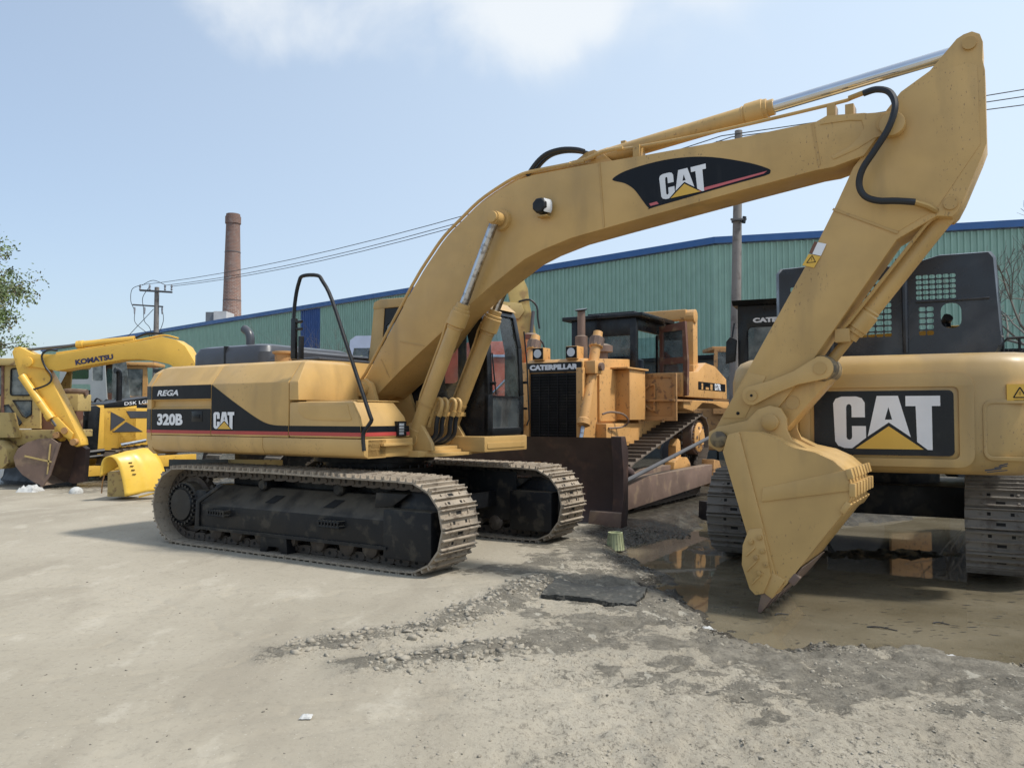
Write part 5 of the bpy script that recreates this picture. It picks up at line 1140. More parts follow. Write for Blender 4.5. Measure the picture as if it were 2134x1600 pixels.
for s in (1, -1):
    a, b = Vector((2.16, s*.62, 1.42)), Vector((1.56, s*.62, 3.05)); d = (b-a).normalized()
    c_ = MB().lathe(a, d, [(0, .07), (.03, .115), (.12, .115), (.14, .088), (1.42, .088), (1.44, .12), (1.56, .12), (1.58, .09), (1.72, .08)], 20).build('lift_cylinder', M_amber, dz)
    MB().lathe(a+d*1.45, d, [(0, .125), (.15, .13), (.17, .1)], 10).build('cylinder_head', M_rustr, c_)
    MB().cyl(a-d*.25, a, .035, n=12).build('rod', M_chrome, c_)
    MB().tube([a+d*.12+Vector((-.10, .03, 0)), a+d*1.3+Vector((-.12, .03, 0)), a+d*1.5+Vector((-.08, .02, 0))], .014, 6).build('cylinder_pipe', M_amberd, c_)
    yk = MB(); yk.box(1.66, 1.98, s*.62-.14, s*.62+.14, 2.30, 2.52); yk.box(1.5, 1.8, min(s*.40, s*.60), max(s*.40, s*.60), 2.28, 2.50); yk.build('cylinder_yoke', M_amber, dz, bevel=.02)
    MB().cyl((1.80, s*.62+s*.1, 2.42), (1.80, s*.62+s*.2, 2.42), .07, n=10).build('yoke_pin', M_rustr, dz)
MB().lathe((.42, -.28, 2.60), (0, 0, 1), [(0, .12), (.50, .12), (.52, .075), (1.0, .075)], 18).build('exhaust_stack', M_rustr, dz)
MB().lathe((.42, -.28, 3.59), (.25, 0, 1), [(0, .085), (.02, .12), (.035, .12)], 16).build('rain_cap', M_black, dz)
MB().lathe((.62, .22, 2.62), (0, 0, 1), [(0, .13), (.14, .13), (.15, .22), (.26, .22), (.30, .12)], 20).build('air_precleaner', M_rustr, dz)
# side panels of the engine bay
MB().box(.62, 1.48, .56, .60, 1.50, 2.42).build('side_panel', M_amber, dz, bevel=.006)
MB().box(.05, .78, .57, .86, 1.52, 2.42).build('engine_side_box', M_amber, dz, bevel=.012)
MB().box(-.02, .95, .56, .90, 2.43, 2.46).build('box_shelf', M_amber, dz, bevel=.005)
MB().box(.0, 1.55, .56, .76, 1.06, 1.46).build('side_tank', M_amber, dz, bevel=.015)
MB().plate(rrect(.55, 1.35, 1.12, 1.40, .01), [], .76, .768).build('tank_door', M_amber, dz, bevel=.002)
MB().tube([(1.5, .66, 1.62), (1.35, .75, 1.66), (1.15, .90, 1.62), (1.05, .95, 1.50), (1.1, .86, 1.40), (1.5, .78, 1.38)], .018, 6, 3).build('grab_handle', M_rustr, dz)
# swung open door panel with a half round pressing
dp = MB().box(-.12, -.07, .60, 1.42, 1.50, 2.38).build('open_door_panel', M_amberd, dz, bevel=.008)
fr2 = MB().plate(rrect(.60, 1.42, 1.50, 2.38, .01), [rrect(.68, 1.34, 1.58, 2.30, .02)], -.07, -.055, 'x').build('door_rim', M_amberd, dp, bevel=.004)
MB().plate([(1.02, 2.2)]+circ(1.02, 1.94, .26, 12, 90, 270), [[(1.0, 2.15)]+circ(1.0, 1.94, .22, 12, 95, 265)], -.055, -.025, 'x').build('half_round_pressing', M_amberd, dp)
# cab platform, fender, tank
MB().prism([(.05, 1.06), (.05, 1.86), (-.6, 1.86), (-.6, 1.95), (-1.2, 1.95), (-1.3, 1.65), (-1.0, 1.30), (-.6, 1.06)], -.72, .72).build('fender', M_amber, dz, bevel=.012)
MB().box(-1.0, -.02, .6, 1.40, 1.86, 1.90).build('cab_step', M_amberd, dz, bevel=.006)
MB().box(-.25, -.15, 1.12, 1.32, 1.60, 1.84).build('work_lamp_box', M_blackm, dz, bevel=.01)
MB().prism(circ(1.22, 1.72, .08, 14), -.15, -.14, 'x').build('work_lamp', M_lamp, dz)
lc = MB()
for k in range(5): lc.box(-.13, -.12, 1.12+k*.05, 1.125+k*.05, 1.6, 1.84); lc.box(-.13, -.12, 1.12, 1.32, 1.6+k*.06, 1.605+k*.06)
lc.build('lamp_cage', M_black, dz)
tk = MB(); tk.prism([(-.62, 1.96), (-.62, 2.42), (-1.5, 2.48), (-2.0, 2.68), (-2.6, 2.64), (-3.4, 2.40), (-3.45, 1.96)], .62, 1.35); tk.build('fuel_tank', M_amber, dz, bevel=.02)
MB().box(-3.4, -.9, -.6, .62, 1.5, 2.4).build('rear_body', M_amber, dz, bevel=.03)
MB().prism([(-.62, 1.90), (-3.55, 1.90), (-3.55, 1.76), (-3.1, 1.76), (-2.4, 1.85), (-1.75, 1.86), (-1.2, 1.68), (-.62, 1.74)], .70, 1.36).build('tank_fender', M_amber, dz, bevel=.01)
MB().box(-.60, -.58, .68, 1.30, 1.99, 2.38).build('tank_front_door', M_amberd, dz, bevel=.006)
MB().box(-3.3, -1.5, 1.351, 1.356, 2.12, 2.28).build('name_band', M_black, dz)
text('model_lettering', 'D7R', (-2.55, 1.358, 2.13), (-1, 0, 0), UZ, .42, .14, M_white, dz, .04)
for x, w_ in ((-1.68, .1), (-1.95, .2), (-2.25, .14)): MB().box(x-w_, x, 1.357, 1.360, 2.13, 2.25 if w_ < .15 else 2.18).build('torn_sticker', M_amber, dz)
# ROPS arch
for s in (1, -1):
    MB().box(-1.92, -1.64, s*1.08-.13, s*1.08+.13, 2.55, 3.56).build('rops_post', M_amber, dz, bevel=.015)
    MB().box(-2.0, -1.5, s*1.08-.18, s*1.08+.18, 2.44, 2.62).build('rops_foot', M_amber, dz, bevel=.02)
    MB().prism(circ(-1.72, 3.62, .14, 12), s*1.08-.16, s*1.08+.16).build('rops_corner', M_amber, dz, bevel=.01)
MB().box(-1.86, -1.58, -1.08, 1.08, 3.55, 3.76).build('rops_beam', M_amber, dz, bevel=.03)
# cab
cf0, cf1 = .0, -1.45
dc_ = MB()
for x, y in ((cf0, -.62), (cf0, .62), (cf1, -.78), (cf1, .78)): dc_.box(x-.06, x+.06, y-.06, y+.06, 1.9, 3.45)
dc_.box(-.02, .05, -.66, .66, 3.12, 3.45); dc_.box(-.02, .05, -.66, .66, 2.5, 2.72)
for y in (-.66, .60): dc_.box(cf1, cf0, y, y+.07, 3.22, 3.45); dc_.box(cf1, cf0, y, y+.07, 1.9, 2.15)
dco = dc_.build('cab_frame', M_black, dz, bevel=.012)
MB().box(cf1-.12, cf0+.14, -.85, .85, 3.45, 3.53).build('cab_roof', M_black, dco, bevel=.02)
MB().box(-1.1, -.3, -.5, .5, 3.53, 3.62).build('roof_unit', M_black, dco, bevel=.01)
MB().box(.0, .012, -.56, .56, 2.72, 3.12).build('front_window', M_glassd, dco)
MB().box(cf1, cf1+.012, -.7, .7, 2.2, 3.2).build('rear_window', M_glass, dco)
MB().box(cf1+.1, cf0-.1, -.64, -.63, 2.2, 3.2).build('side_window', M_glass, dco)
MB().tube([(.06, -.25, 3.2), (.06, -.05, 3.0), (.06, .05, 2.8)], .012, 6).build('wiper', M_black, dco)
sw = MB().plate(rrect(-1.38, -.98, 2.2, 3.2, .06), [rrect(-1.32, -1.04, 2.28, 3.12, .05)], .66, .70).build('side_frame', M_black, dco)
# open cab door, standing out from the cab side
Dm = Matrix.Translation((-.98, .74, 0))@Matrix.Rotation(R(62), 4, 'Z')
dr = MB().plate([(0, 1.92), (.78, 1.98), (.80, 2.6), (.74, 3.40), (0, 3.36)], [[(.10, 2.72), (.68, 2.72), (.66, 3.24), (.10, 3.24)], [(.10, 2.05), (.66, 2.08), (.68, 2.60), (.10, 2.60)]], 0, .05).xf(Dm).build('cab_door', M_brown, dco, bevel=.0)
MB().plate([(.10, 2.72), (.68, 2.72), (.66, 3.24), (.10, 3.24)], [], .02, .03).xf(Dm).build('door_window', M_glass, dco)
MB().plate([(.10, 2.05), (.66, 2.08), (.68, 2.60), (.10, 2.60)], [], .02, .03).xf(Dm).build('door_window', M_glass, dco)
se = MB(); se.box(-1.2, -.65, -.3, .3, 2.1, 2.3); se.box(-1.3, -1.15, -.3, .3, 2.2, 2.75); se.build('seat', M_seatb, dz, bevel=.06)
MB().tube([(-.2, .3, 1.95), (-.25, .3, 2.3), (-.4, .35, 2.42), (-.55, .35, 2.4)], .02, 6, 2).build('control_lever', M_black, dz)

# ------------------------------------------------------------------ yellow excavator at the left (boom to the left)
kx = thing('excavator', 'bright yellow excavator at the left, boom lettered in dark blue, rusty bucket down', 'excavator', (-6.2, 17.8, -.05), 0, 'parked excavators in the yard')
KO = Vector((-6.2, 17.8, -.05))
def kp(l): return [(x+6.2, z+.05) for x, z in l]
kbp = kp([(-10.40, 2.60), (-10.62, 2.63), (-10.72, 2.75), (-10.68, 2.86), (-10.56, 2.90), (-10.10, 2.90), (-9.52, 2.99), (-8.6, 3.13), (-8.0, 3.23), (-7.73, 3.29), (-7.41, 3.22), (-7.2, 3.08), (-7.0, 2.75), (-6.4, 1.6), (-6.6, 1.5), (-6.9, 1.75), (-7.35, 2.55), (-7.55, 2.68), (-7.83, 2.74), (-8.2, 2.79), (-8.58, 2.78), (-9.3, 2.66), (-10.02, 2.53)])
kb = MB().prism(kbp, -.22, .22).build('boom', M_ky, kx, bevel=.012, ang=25)
text('komatsu_lettering', 'KOMATSU', (-9.60+6.2, -.224, 2.705), (1, 0, .16), (-.16, 0, 1), .84, .12, mat('navy_lettering', (.02, .02, .07), .5), kb, .05)
MB().cyl((-4.45, -.26, 2.78), (-4.45, .26, 2.78), .11, n=18).build('boom_end_pin', M_ky, kx, bevel=.01)
ksp = kp([(-11.05, 2.95), (-11.0, 3.05), (-10.90, 3.07), (-10.48, 2.86), (-10.35, 2.62), (-10.20, 2.40), (-9.50, 1.02), (-9.48, .90), (-9.58, .86), (-9.70, .92), (-10.12, 1.42), (-10.74, 2.20), (-10.90, 2.45)])
ks = MB().prism(ksp, -.16, .16).build('stick', M_ky, kx, bevel=.012, ang=25)
def hyd2(root, a, b, y, r, split, m1, m2, nm):
    a, b = Vector((a[0], y, a[1])), Vector((b[0], y, b[1])); d = (b-a).normalized(); L_ = (b-a).length
    o = MB().lathe(a, d, [(0, r), (L_*split-.15, r), (L_*split-.14, r*1.2), (L_*split, r*1.2)], 18).build(nm, m1, root); MB().cyl(a+d*L_*split, b, r*.42, n=12).build('rod', m2, o)
hyd2(kx, kp([(-8.42, 3.25)])[0], kp([(-10.92, 3.0)])[0], 0, .078, .51, M_ky, M_steel, 'arm_cylinder')
hyd2(kx, kp([(-10.78, 2.42)])[0], kp([(-10.0, 1.32)])[0], -.22, .085, .86, M_ky, M_steel, 'bucket_cylinder')
MB().tube([(x+6.2, y, z+.05) for x, y, z in ((-10.0, -.24, 2.98), (-10.2, -.28, 2.98), (-10.32, -.28, 2.85), (-10.25, -.26, 2.62), (-10.12, -.26, 2.45), (-10.12, -.26, 2.3), (-10.25, -.26, 2.2), (-10.5, -.26, 2.12))], .022, 7, 3).build('long_hose', M_rubber, kx)
MB().tube([(x+6.2, -.1, z+.05) for x, z in ((-10.1, 2.93), (-9.5, 3.02), (-8.6, 3.16), (-8.3, 3.22), (-8.0, 3.28), (-7.7, 3.33), (-7.4, 3.26))], .02, 6, 3).build('boom_pipe', M_ky, kx)
MB().tube([(x+6.2, 0, z+.05) for x, z in ((-8.4, 3.28), (-8.15, 3.38), (-7.9, 3.38), (-7.7, 3.33))], .025, 6, 3).build('hose', M_rubber, kx)
MB().prism(kp([(-10.14, 1.52), (-9.98, 1.52), (-9.62, 1.16), (-9.66, 1.02), (-9.80, 1.08), (-10.1, 1.38)]), -.24, -.18).build('idler_link', M_ky, kx, bevel=.01)
MB().prism(kp([(-10.12, 1.45), (-10.0, 1.45), (-9.9, 1.1), (-9.98, .98), (-10.1, 1.05)]), -.10, .10).build('power_link', M_ky, kx, bevel=.01)
for x, z in ((-9.80, 1.22), (-9.98, 1.12), (-9.60, .97)): MB().cyl((x+6.2, -.27, z+.05), (x+6.2, .2, z+.05), .075, n=12).build('linkage_pin', M_amberd, kx)
# bucket seen on its side: round cheek, open to the right
kbk = MB(); cheek = kp([(-9.95, 1.06), (-10.20, 1.05), (-10.45, .98), (-10.66, .84), (-10.75, .65), (-10.70, .46), (-10.55, .28), (-10.30, .12), (-10.12, .04), (-9.98, .30), (-9.78, .95)])
for y in (-.50, .46): kbk.prism(cheek, y, y+.04)
oc = [Vector(p) for p in cheek[:9]]; sv = []; 
for p in oc: sv += [(p.x, -.50, p.y), (p.x, .50, p.y)]
kbk.add(sv, [(2*i, 2*i+2, 2*i+3, 2*i+1) for i in range(len(oc)-1)]); kbo = kbk.build('bucket', M_rustr, kx)
MB().prism(kp([(-9.98, .30), (-9.78, .97), (-9.72, .97), (-9.92, .28), (-10.10, .0), (-10.14, .04)]), -.53, -.50).build('side_bar', M_rustr, kbo)
MB().bar((-10.5+6.2, -.515, .73), (-9.90+6.2, -.515, .60), .012, .035).build('cheek_rib', M_oldy, kbo); MB().bar((-9.95+6.2, -.515, .99), (-10.0+6.2, -.515, .34), .012, .03).build('cheek_rib', M_oldy, kbo)
MB().prism(kp([(-9.80, .93), (-9.62, .80), (-9.66, .06), (-9.88, .02), (-10.0, .06), (-9.92, .40)]), .30, .50).build('bucket_lip', M_rust, kbo)
# its house and tracks, mostly behind the main excavator
MB().box(-.3, 2.6, -1.2, 1.2, 1.0, 1.9).build('house', M_ky, kx, bevel=.05)
MB().box(-.9, .1, .2, 1.2, 1.0, 2.6).build('cab', M_black, kx, bevel=.05)
TY = DYAW; 
for s in (-1, 1):
    tr = make_track(kx, s*1.1, .55, [(-1.5, .36, .34), (1.5, .36, .34)], 42, [M_shoeg, M_slot], M_link, links=False, gr=3, gh=.02, slots=False)
    tr.matrix_local = Matrix.Translation((.35, 3.9, 0))@Matrix.Rotation(TY, 4, 'Z')
cb2 = MB(); cb2.box(-1.2, 1.2, -1.0, 1.0, .25, .75); cb2.xf(Matrix.Translation((.35, 3.9, 0))@Matrix.Rotation(TY, 4, 'Z')).build('carbody', M_blackm, kx, bevel=.02)
MB().prism([(0, .28), (.06, .30), (.06, .56), (0, .58)], -1.35, 0.0, 'y').xf(Matrix.Translation((-.45, 1.0, 0))@Matrix.Rotation(R(80), 4, 'Z')).build('dozer_blade', M_oldy, kx, bevel=.01)
MB().box(-1.65, -.3, .55, .60, .22, .60).build('mud_plate', M_base, kx, bevel=.01)

# ------------------------------------------------------------------ smaller yellow bulldozer behind it
d5 = thing('bulldozer', 'yellow bulldozer lettered D5K with black grille behind the yellow boom', 'bulldozer', (-10.15, 21.6, -.05), DYAW, 'bulldozers in the yard')
MB().prism([(1.62, .62), (1.55, 1.80), (1.30, 1.86), (.3, 1.92), (.3, .62)], -.40, .50).build('hood', M_ky, d5, bevel=.02)
MB().prism([(1.66, .58), (1.60, 1.82), (1.42, 1.86), (1.30, 1.80), (1.36, .58)], -.42, .52).build('nose', M_black, d5, bevel=.02)
g5 = MB()
for k in range(15): g5.box(1.655, 1.68, -.30, .40, .70+k*.055, .715+k*.055)
for k in range(5): g5.box(1.65, 1.675, -.30+k*.17, -.29+k*.17, .68, 1.5)
g5.build('grille', M_blackm, d5)
text('caterpillar_lettering', 'CATERPILLAR', (1.645, -.30, 1.60), (0, 1, 0), UZ, .70, .09, M_white, d5, .04)
MB().prism([(1.2, 1.80), (.7, 1.82), (.3, 1.88), (-.2, 1.98), (-.2, 2.12), (.5, 2.02), (1.2, 1.90)], -.38, .515).build('hood_top', M_black, d5, bevel=.01)
text('model_lettering', 'D5K LGP', (.66, .519, 1.865), (-1, 0, .1), UZ, .72, .085, M_white, d5, .005)
for P in ([(1.02, 1.70), (1.02, 1.22), (.62, 1.50)], [(.95, 1.18), (.60, 1.44), (.12, 1.18)], [(.60, 1.72), (.48, 1.54), (.0, 1.54), (.0, 1.72)]):
    MB().plate(P, [], .503, .512).build('vent_panel', M_engine, d5)
MB().box(-.9, 1.2, .30, .50, .62, 1.80).build('side_panel', M_ky, d5, bevel=.01)
MB().tube([(.62, .2, 1.85), (.62, .2, 2.62), (.66, .2, 2.76), (.74, .2, 2.78)], .075, 12, 3).build('exhaust_stack', M_black, d5)
CK = lambda P: [(x-.75, z) for x, z in P]
c5 = MB(); c5.plate(CK([(-1.4, 1.8), (-.05, 1.8), (.15, 2.1), (-.05, 2.84), (-1.4, 2.84)]), [CK([(-1.25, 2.0), (-.15, 2.0), (-.02, 2.15), (-.18, 2.70), (-1.25, 2.70)])], .60, .66); c5.box(-2.15, -.7, -.3, .66, 2.80, 2.9)
c5o = c5.build('cab_frame', M_black, d5); MB().box(-.86, -.76, -.3, .60, 1.85, 2.8).build('windscreen', M_glassd, c5o); MB().box(-2.0, -.9, .62, .63, 2.0, 2.70).build('side_window', M_glassd, c5o)
for y in (.05, .25, .45): MB().cyl((-.72, y, 2.78), (-.65, y, 2.74), .06, n=8).build('cab_light', M_lamp, c5o)
for s in (1, -1):
    make_track(d5, s*.85, .5, [(1.1, .38, .34), (-1.3, .38, .34), (-1.35, .55, .36)], 36, [M_shoed, M_slot], M_link, links=False, gr=1, gh=.04, slots=False)
    MB().box(-1.2, 1.2, s*.85-.12, s*.85+.12, .25, .55).build('roller_frame', M_ky, d5, bevel=.02)
MB().cyl((2.5, .55, .62), (1.3, .7, .72), .06, n=10).build('angle_cylinder', M_black, d5); MB().cyl((2.5, .55, .50), (1.3, .7, .60), .05, n=10).build('angle_cylinder', M_black, d5)
MB().cyl((.9, .75, .85), (.2, .75, .95), .05, n=10).build('lift_rod', M_chrome2, d5)
MB().prism([(2.4, .12), (2.4, .36), (.8, .36), (.8, .12)], .62, .95).build('push_arm', M_ky, d5, bevel=.01)
MB().prism([(2.72, -.05), (2.62, .1), (2.56, .45), (2.60, .8), (2.70, .95), (2.64, .95), (2.50, .8), (2.46, .45), (2.54, .0)], -1.45, 1.70).build('blade', mat('worn_black_blade', (.022, .021, .022), .55, dust=.5, dustcol=(.15, .13, .11), dirt=(.06, .05, .045), damt=.6), d5, bevel=.005)

# ------------------------------------------------------------------ old wheel loader at the left edge
ol = thing('wheel_loader', 'chipped old yellow machine with many windowed cab at the left edge', 'wheel loader', (-12.2, 18.6, 0), 0)
def lp(l): return [(x+12.2, z) for x, z in l]
ow = [rrect(-11.66+12.2, -11.19+12.2, 2.02, 2.64, .05, 2), lp([(-11.60, 1.90), (-11.16, 1.90), (-11.16, 1.58), (-11.28, 1.50), (-11.36, 1.54)]), lp([(-11.86, 1.78), (-11.70, 1.80), (-11.38, 1.38), (-11.42, 1.33), (-11.9, 1.33)]), rrect(-.7, .36, 2.02, 2.68, .05, 2)]
os_ = MB().plate(lp([(-13.3, 1.25), (-10.95, 1.25), (-11.02, 2.74), (-11.2, 2.80), (-13.3, 2.84)]), ow, 0, .06).build('cab_side', M_oldy, ol)
for i, w_ in enumerate(ow):
    MB().plate(w_, [], .025, .03).build('side_window', M_glassp, os_)
    fr_ = MB(); q = [(x, -.005, z) for x, z in w_]; fr_.tube(q+[q[0], q[1]], .018, 5); fr_.build('window_seal', M_blackm, os_)
MB().prism(lp([(-13.4, 2.84), (-11.35, 2.88), (-10.55, 2.82), (-10.6, 2.70), (-13.4, 2.72)]), -.15, 1.5).build('cab_roof', M_oldy, ol, bevel=.03)
MB().prism([(x, z) for x, z in lp([(-11.85, 1.25), (-11.1, 1.25), (-11.02, 2.72), (-11.1, 2.72)])], 1.4, 1.45).build('cab_far_side', M_oldy, ol)
MB().bar((.35, -.01, 2.75), (.38, -.01, 1.25), .03, .06, (1, 0, 0)).build('brown_door_edge', M_brown, os_)
MB().box(.98, 1.55, .1, 1.3, 1.15, 2.0).build('engine_side', M_brown, ol, bevel=.02)
MB().prism(lp([(-13.2, 1.22), (-10.2, 1.22), (-10.2, 1.05), (-10.9, 1.0), (-11.3, .85), (-13.2, .8)]), -.25, .9).build('platform', M_oldy, ol, bevel=.02)
MB().prism(lp([(-13.2, 1.0), (-11.45, 1.0), (-11.25, .80), (-11.2, .50), (-11.35, .36), (-13.2, .34)]), -.75, -.25).build('front_fender', M_oldy, ol, bevel=.04)
MB().prism(lp([(-11.9, 1.05), (-11.9, 1.62), (-11.35, 1.62), (-11.2, 1.05)]), -.55, -.28).build('step_box', M_oldy, ol, bevel=.02)
MB().box(1.52, 1.95, .3, .9, 1.66, 2.06).build('air_box', M_oldy, ol, bevel=.02)
MB().tube([(1.35, .6, 1.95), (1.5, .6, 2.12), (2.0, .6, 2.10)], .08, 10, 3).build('exhaust_pipe', M_rustr, ol)
for x in (-.35, .35): MB().lathe((x-.6, -.4, .42), (0, 1, 0), [(0, .25), (.04, .42), (.30, .42), (.34, .25)], 24).build('wheel', M_rubber, ol, bevel=.02)
MB().box(.5, 1.6, .3, .9, .7, 1.15).build('chassis', M_blackm, ol, bevel=.02)
# cab with green glass and cab with yellow frame farther back
gc = thing('wheel_loader', 'grey framed machine cab with a green tinted rear window behind the yellow boom', 'wheel loader', (-13.3, 25.0, .35), 0)
gc.scale = (1.19, 1, 1.04)
gf = MB().plate([(-.75, 1.5), (.55, 1.5), (.45, 2.86), (-.70, 2.86)], [rrect(-.55, .05, 2.25, 2.76, .05, 2), rrect(.14, .42, 2.2, 2.76, .04, 2), rrect(-.5, .1, 1.6, 2.1, .04, 2)], 0, .05).build('cab_side', mat('silver_grey_frame', (.36, .38, .38), .45), gc)
MB().plate(rrect(-.55, .05, 2.25, 2.76, .05, 2), [], .02, .03).build('green_window', M_glassg, gf); MB().plate(rrect(.14, .42, 2.2, 2.76, .04, 2), [], .02, .03).build('side_window', M_glassp, gf)
MB().box(-.72, .5, 0, 1.3, 2.86, 2.94).build('cab_roof', M_base, gc, bevel=.02)
MB().box(-1.2, 1.6, .3, 1.4, .6, 1.5).build('body', M_blackm, gc, bevel=.05)
MB().plate([(.5, 1.6), (1.0, 1.6), (.85, 2.9), (.5, 2.9)], [], .4, .42).build('windscreen', M_glassp, gc)
for x in (-.8, 1.0): MB().lathe((x, .1, .5), (0, 1, 0), [(0, .3), (.04, .5), (.35, .5), (.4, .3)], 22).build('wheel', M_rubber, gc)
for k in range(4): MB().tube([(.0+k*.25, -.1, 1.5), (.1+k*.25, -.15, 1.62+.05*(k % 2)), (.3+k*.25, -.1, 1.5)], .03, 6, 3).build('loose_hose', M_rubber, gc)
yc_ = thing('bulldozer', 'small bulldozer cab with orange yellow frame and pale glass behind the black exhaust stack', 'bulldozer', (-12.7, 26.2, .0), R(8), 'bulldozers in the yard')
yc_.scale = (1.13, 1.1, 1.08)
yf = MB().plate([(-.05, 1.75), (.62, 1.75), (.66, 2.0), (.60, 2.95), (.02, 2.95)], [[(.06, 2.12), (.20, 2.02), (.50, 2.02), (.50, 2.86), (.06, 2.86)]], 0, .06).build('cab_side', M_amber, yc_, bevel=.0)
MB().plate([(.06, 2.12), (.20, 2.02), (.50, 2.02), (.50, 2.86), (.06, 2.86)], [], .02, .03).build('side_window', M_glassp, yf)
yf2 = MB().plate([(-.72, 1.75), (-.05, 1.75), (.0, 2.95), (-.55, 2.95)], [[(-.60, 2.12), (-.10, 2.12), (-.05, 2.86), (-.48, 2.86)]], .0, .04).build('cab_front', M_brown, yc_)
MB().plate([(-.60, 2.12), (-.10, 2.12), (-.05, 2.86), (-.48, 2.86)], [], .01, .02).build('windscreen', M_glassd, yf2)
MB().box(-.1, .85, -.1, 1.0, 2.95, 3.06).build('cab_roof', M_amber, yc_, bevel=.03); MB().box(-.5, -.1, -.05, .9, 2.95, 3.0).build('visor', M_blackm, yc_)
for x in (-.42, -.2): MB().box(x, x+.14, -.12, -.02, 2.98, 3.1).build('cab_light', M_amber, yc_, bevel=.02)
MB().box(-.8, .9, .1, 1.2, .4, 1.78).build('body', M_amber, yc_, bevel=.05)

# ------------------------------------------------------------------ other half hidden machines
y2 = thing('excavator', 'old pale yellow excavator arm standing upright behind the dark cab windscreen', 'excavator', (.1, 18.2, 0), 0, 'parked excavators in the yard')
MB().prism([(-.25, 4.60), (-.05, 4.74), (.12, 4.74), (.26, 4.42), (.30, 4.05), (.44, 3.4), (.50, 2.6), (.46, 1.4), (.12, 1.4), (.12, 2.6), (.02, 3.5), (-.10, 3.95), (-.14, 4.1)], -.18, .18).build('stick', mat('chalky_yellow', (.50, .36, .12), .6, dirt=(.25, .15, .06), damt=.8, dscale=4), y2, bevel=.015)
MB().prism([(-1.3, 3.95), (-.3, 4.12), (.12, 4.08), (.18, 3.9), (.05, 3.72), (-.3, 3.74), (-1.3, 3.55), (-2.6, 2.4), (-2.9, 2.6)], -.24, .24).build('boom', M_oldy, y2, bevel=.015)
MB().cyl((.08, -.22, 3.95), (.08, .22, 3.95), .06, n=12).build('pin', M_brown, y2)
hyd2(y2, (.22, 2.2), (.38, 3.9), -.24, .10, .62, M_amber, M_steel, 'bucket_cylinder')
MB().lathe((.33, -.24, 3.26), (.1, 0, 1), [(0, .14), (.1, .17), (.14, .12)], 10).build('cylinder_head', M_rustr, y2)
MB().tube([(.05, -.2, 4.12), (.3, -.24, 4.16), (.46, -.24, 4.0), (.48, -.24, 3.75), (.52, -.24, 3.5)], .022, 6, 3).build('hose', M_rubber, y2)
MB().tube([(.5, -.2, 3.3), (.62, -.2, 3.1), (.52, -.2, 2.7)], .02, 6, 3).build('hose', M_rubber, y2)
MB().box(-3.2, -1.0, -1, 1, .5, 1.8).build('house', M_oldy, y2, bevel=.05)
MB().box(.05, .55, -.3, .3, 1.0, 1.6).build('bucket_foot', M_rustr, y2, bevel=.05)
rd = thing('excavator', 'orange red excavator seen through the dark cab windows', 'excavator', (-.8, 17.0, 0), R(10), 'parked excavators in the yard')
MB().prism([(-.95, .9), (1.0, .9), (1.0, 1.5), (.95, 2.95), (.75, 3.15), (-.1, 3.12), (-.6, 2.9), (-.95, 2.4)], .0, 1.6).build('house', M_or, rd, bevel=.05)
MB().box(.2, .75, -.06, .0, 1.6, 2.1).build('side_hatch', M_or, rd, bevel=.02)
MB().prism([(-.1, 2.85), (.9, 2.85), (.9, 2.80), (-.1, 2.80)], -.04, .0).build('trim_line', M_paleb, rd)
MB().cyl((.25, -.15, 1.9), (.65, -.15, 2.3), .035, n=8).build('rod', M_chrome2, rd)
MB().box(-.9, .9, .3, 1.3, .2, .9).build('undercarriage', M_blackm, rd, bevel=.05)
tr_ = thing('truck', 'pale blue truck cab standing behind the curved black handrail', 'truck', (-4.6, 24.0, 0), R(-6))
tcb = MB().plate([(-.45, 1.2), (.75, 1.2), (.78, 3.85), (.65, 3.95), (-.10, 3.95), (-.28, 3.82)], [[(-.28, 3.02), (.55, 3.02), (.55, 3.58), (-.16, 3.58)]], 0, .08).build('cab_side', M_paleb, tr_)
MB().plate([(-.28, 3.02), (.55, 3.02), (.55, 3.58), (-.16, 3.58)], [], .03, .04).build('side_window', M_glassd, tcb)
MB().prism([(-.42, 1.2), (1.6, 1.2), (1.6, 3.6), (.7, 3.93), (-.08, 3.93), (-.25, 3.8)], .5, 2.0).build('cab_body', M_paleb, tr_, bevel=.06)
MB().tube([(-.05, -.15, 2.9), (-.02, -.15, 3.12), (.10, -.15, 3.22), (.25, -.15, 3.12)], [.10, .14], 12, 4).build('intake_pipe', M_cup, tr_)
for x in (-.1, 1.3): MB().lathe((x, -.05, .5), (0, 1, 0), [(0, .3), (.04, .5), (.3, .5), (.34, .3)], 20).build('wheel', M_rubber, tr_)
sc_ = thing('wheel_loader', 'machine cab with thin tan window frame standing behind the bulldozer tank', 'wheel loader', (5.75, 22.0, 0), 0)
cfm = MB().plate([(-.22, 1.6), (1.2, 1.6), (1.2, 3.44), (-.17, 3.40)], [[(-.10, 2.0), (.50, 2.0), (.50, 3.32), (-.08, 3.30)], [(.58, 2.0), (1.1, 2.0), (1.1, 3.34), (.58, 3.32)]], 0, .06).build('cab_frame', M_amberd, sc_)
MB().plate([(-.10, 2.0), (.50, 2.0), (.50, 3.32), (-.08, 3.30)], [], .02, .03).build('side_window', M_glassd, cfm)
MB().box(-.22, 1.2, .05, 1.2, 3.36, 3.46).build('cab_roof', M_amberd, sc_, bevel=.02)
MB().box(-1.6, 1.6, .1, 1.5, .6, 1.9).build('body', M_amberd, sc_, bevel=.05)
MB().prism([(-1.5, 1.9), (-.2, 1.9), (-.2, 2.7), (-1.2, 2.6)], .5, 1.4).build('engine_cover', M_steel, sc_, bevel=.03)
for x in (-1.1, 1.1): MB().lathe((x, -.1, .55), (0, 1, 0), [(0, .3), (.04, .55), (.35, .55), (.4, .3)], 20).build('wheel', M_rubber, sc_)

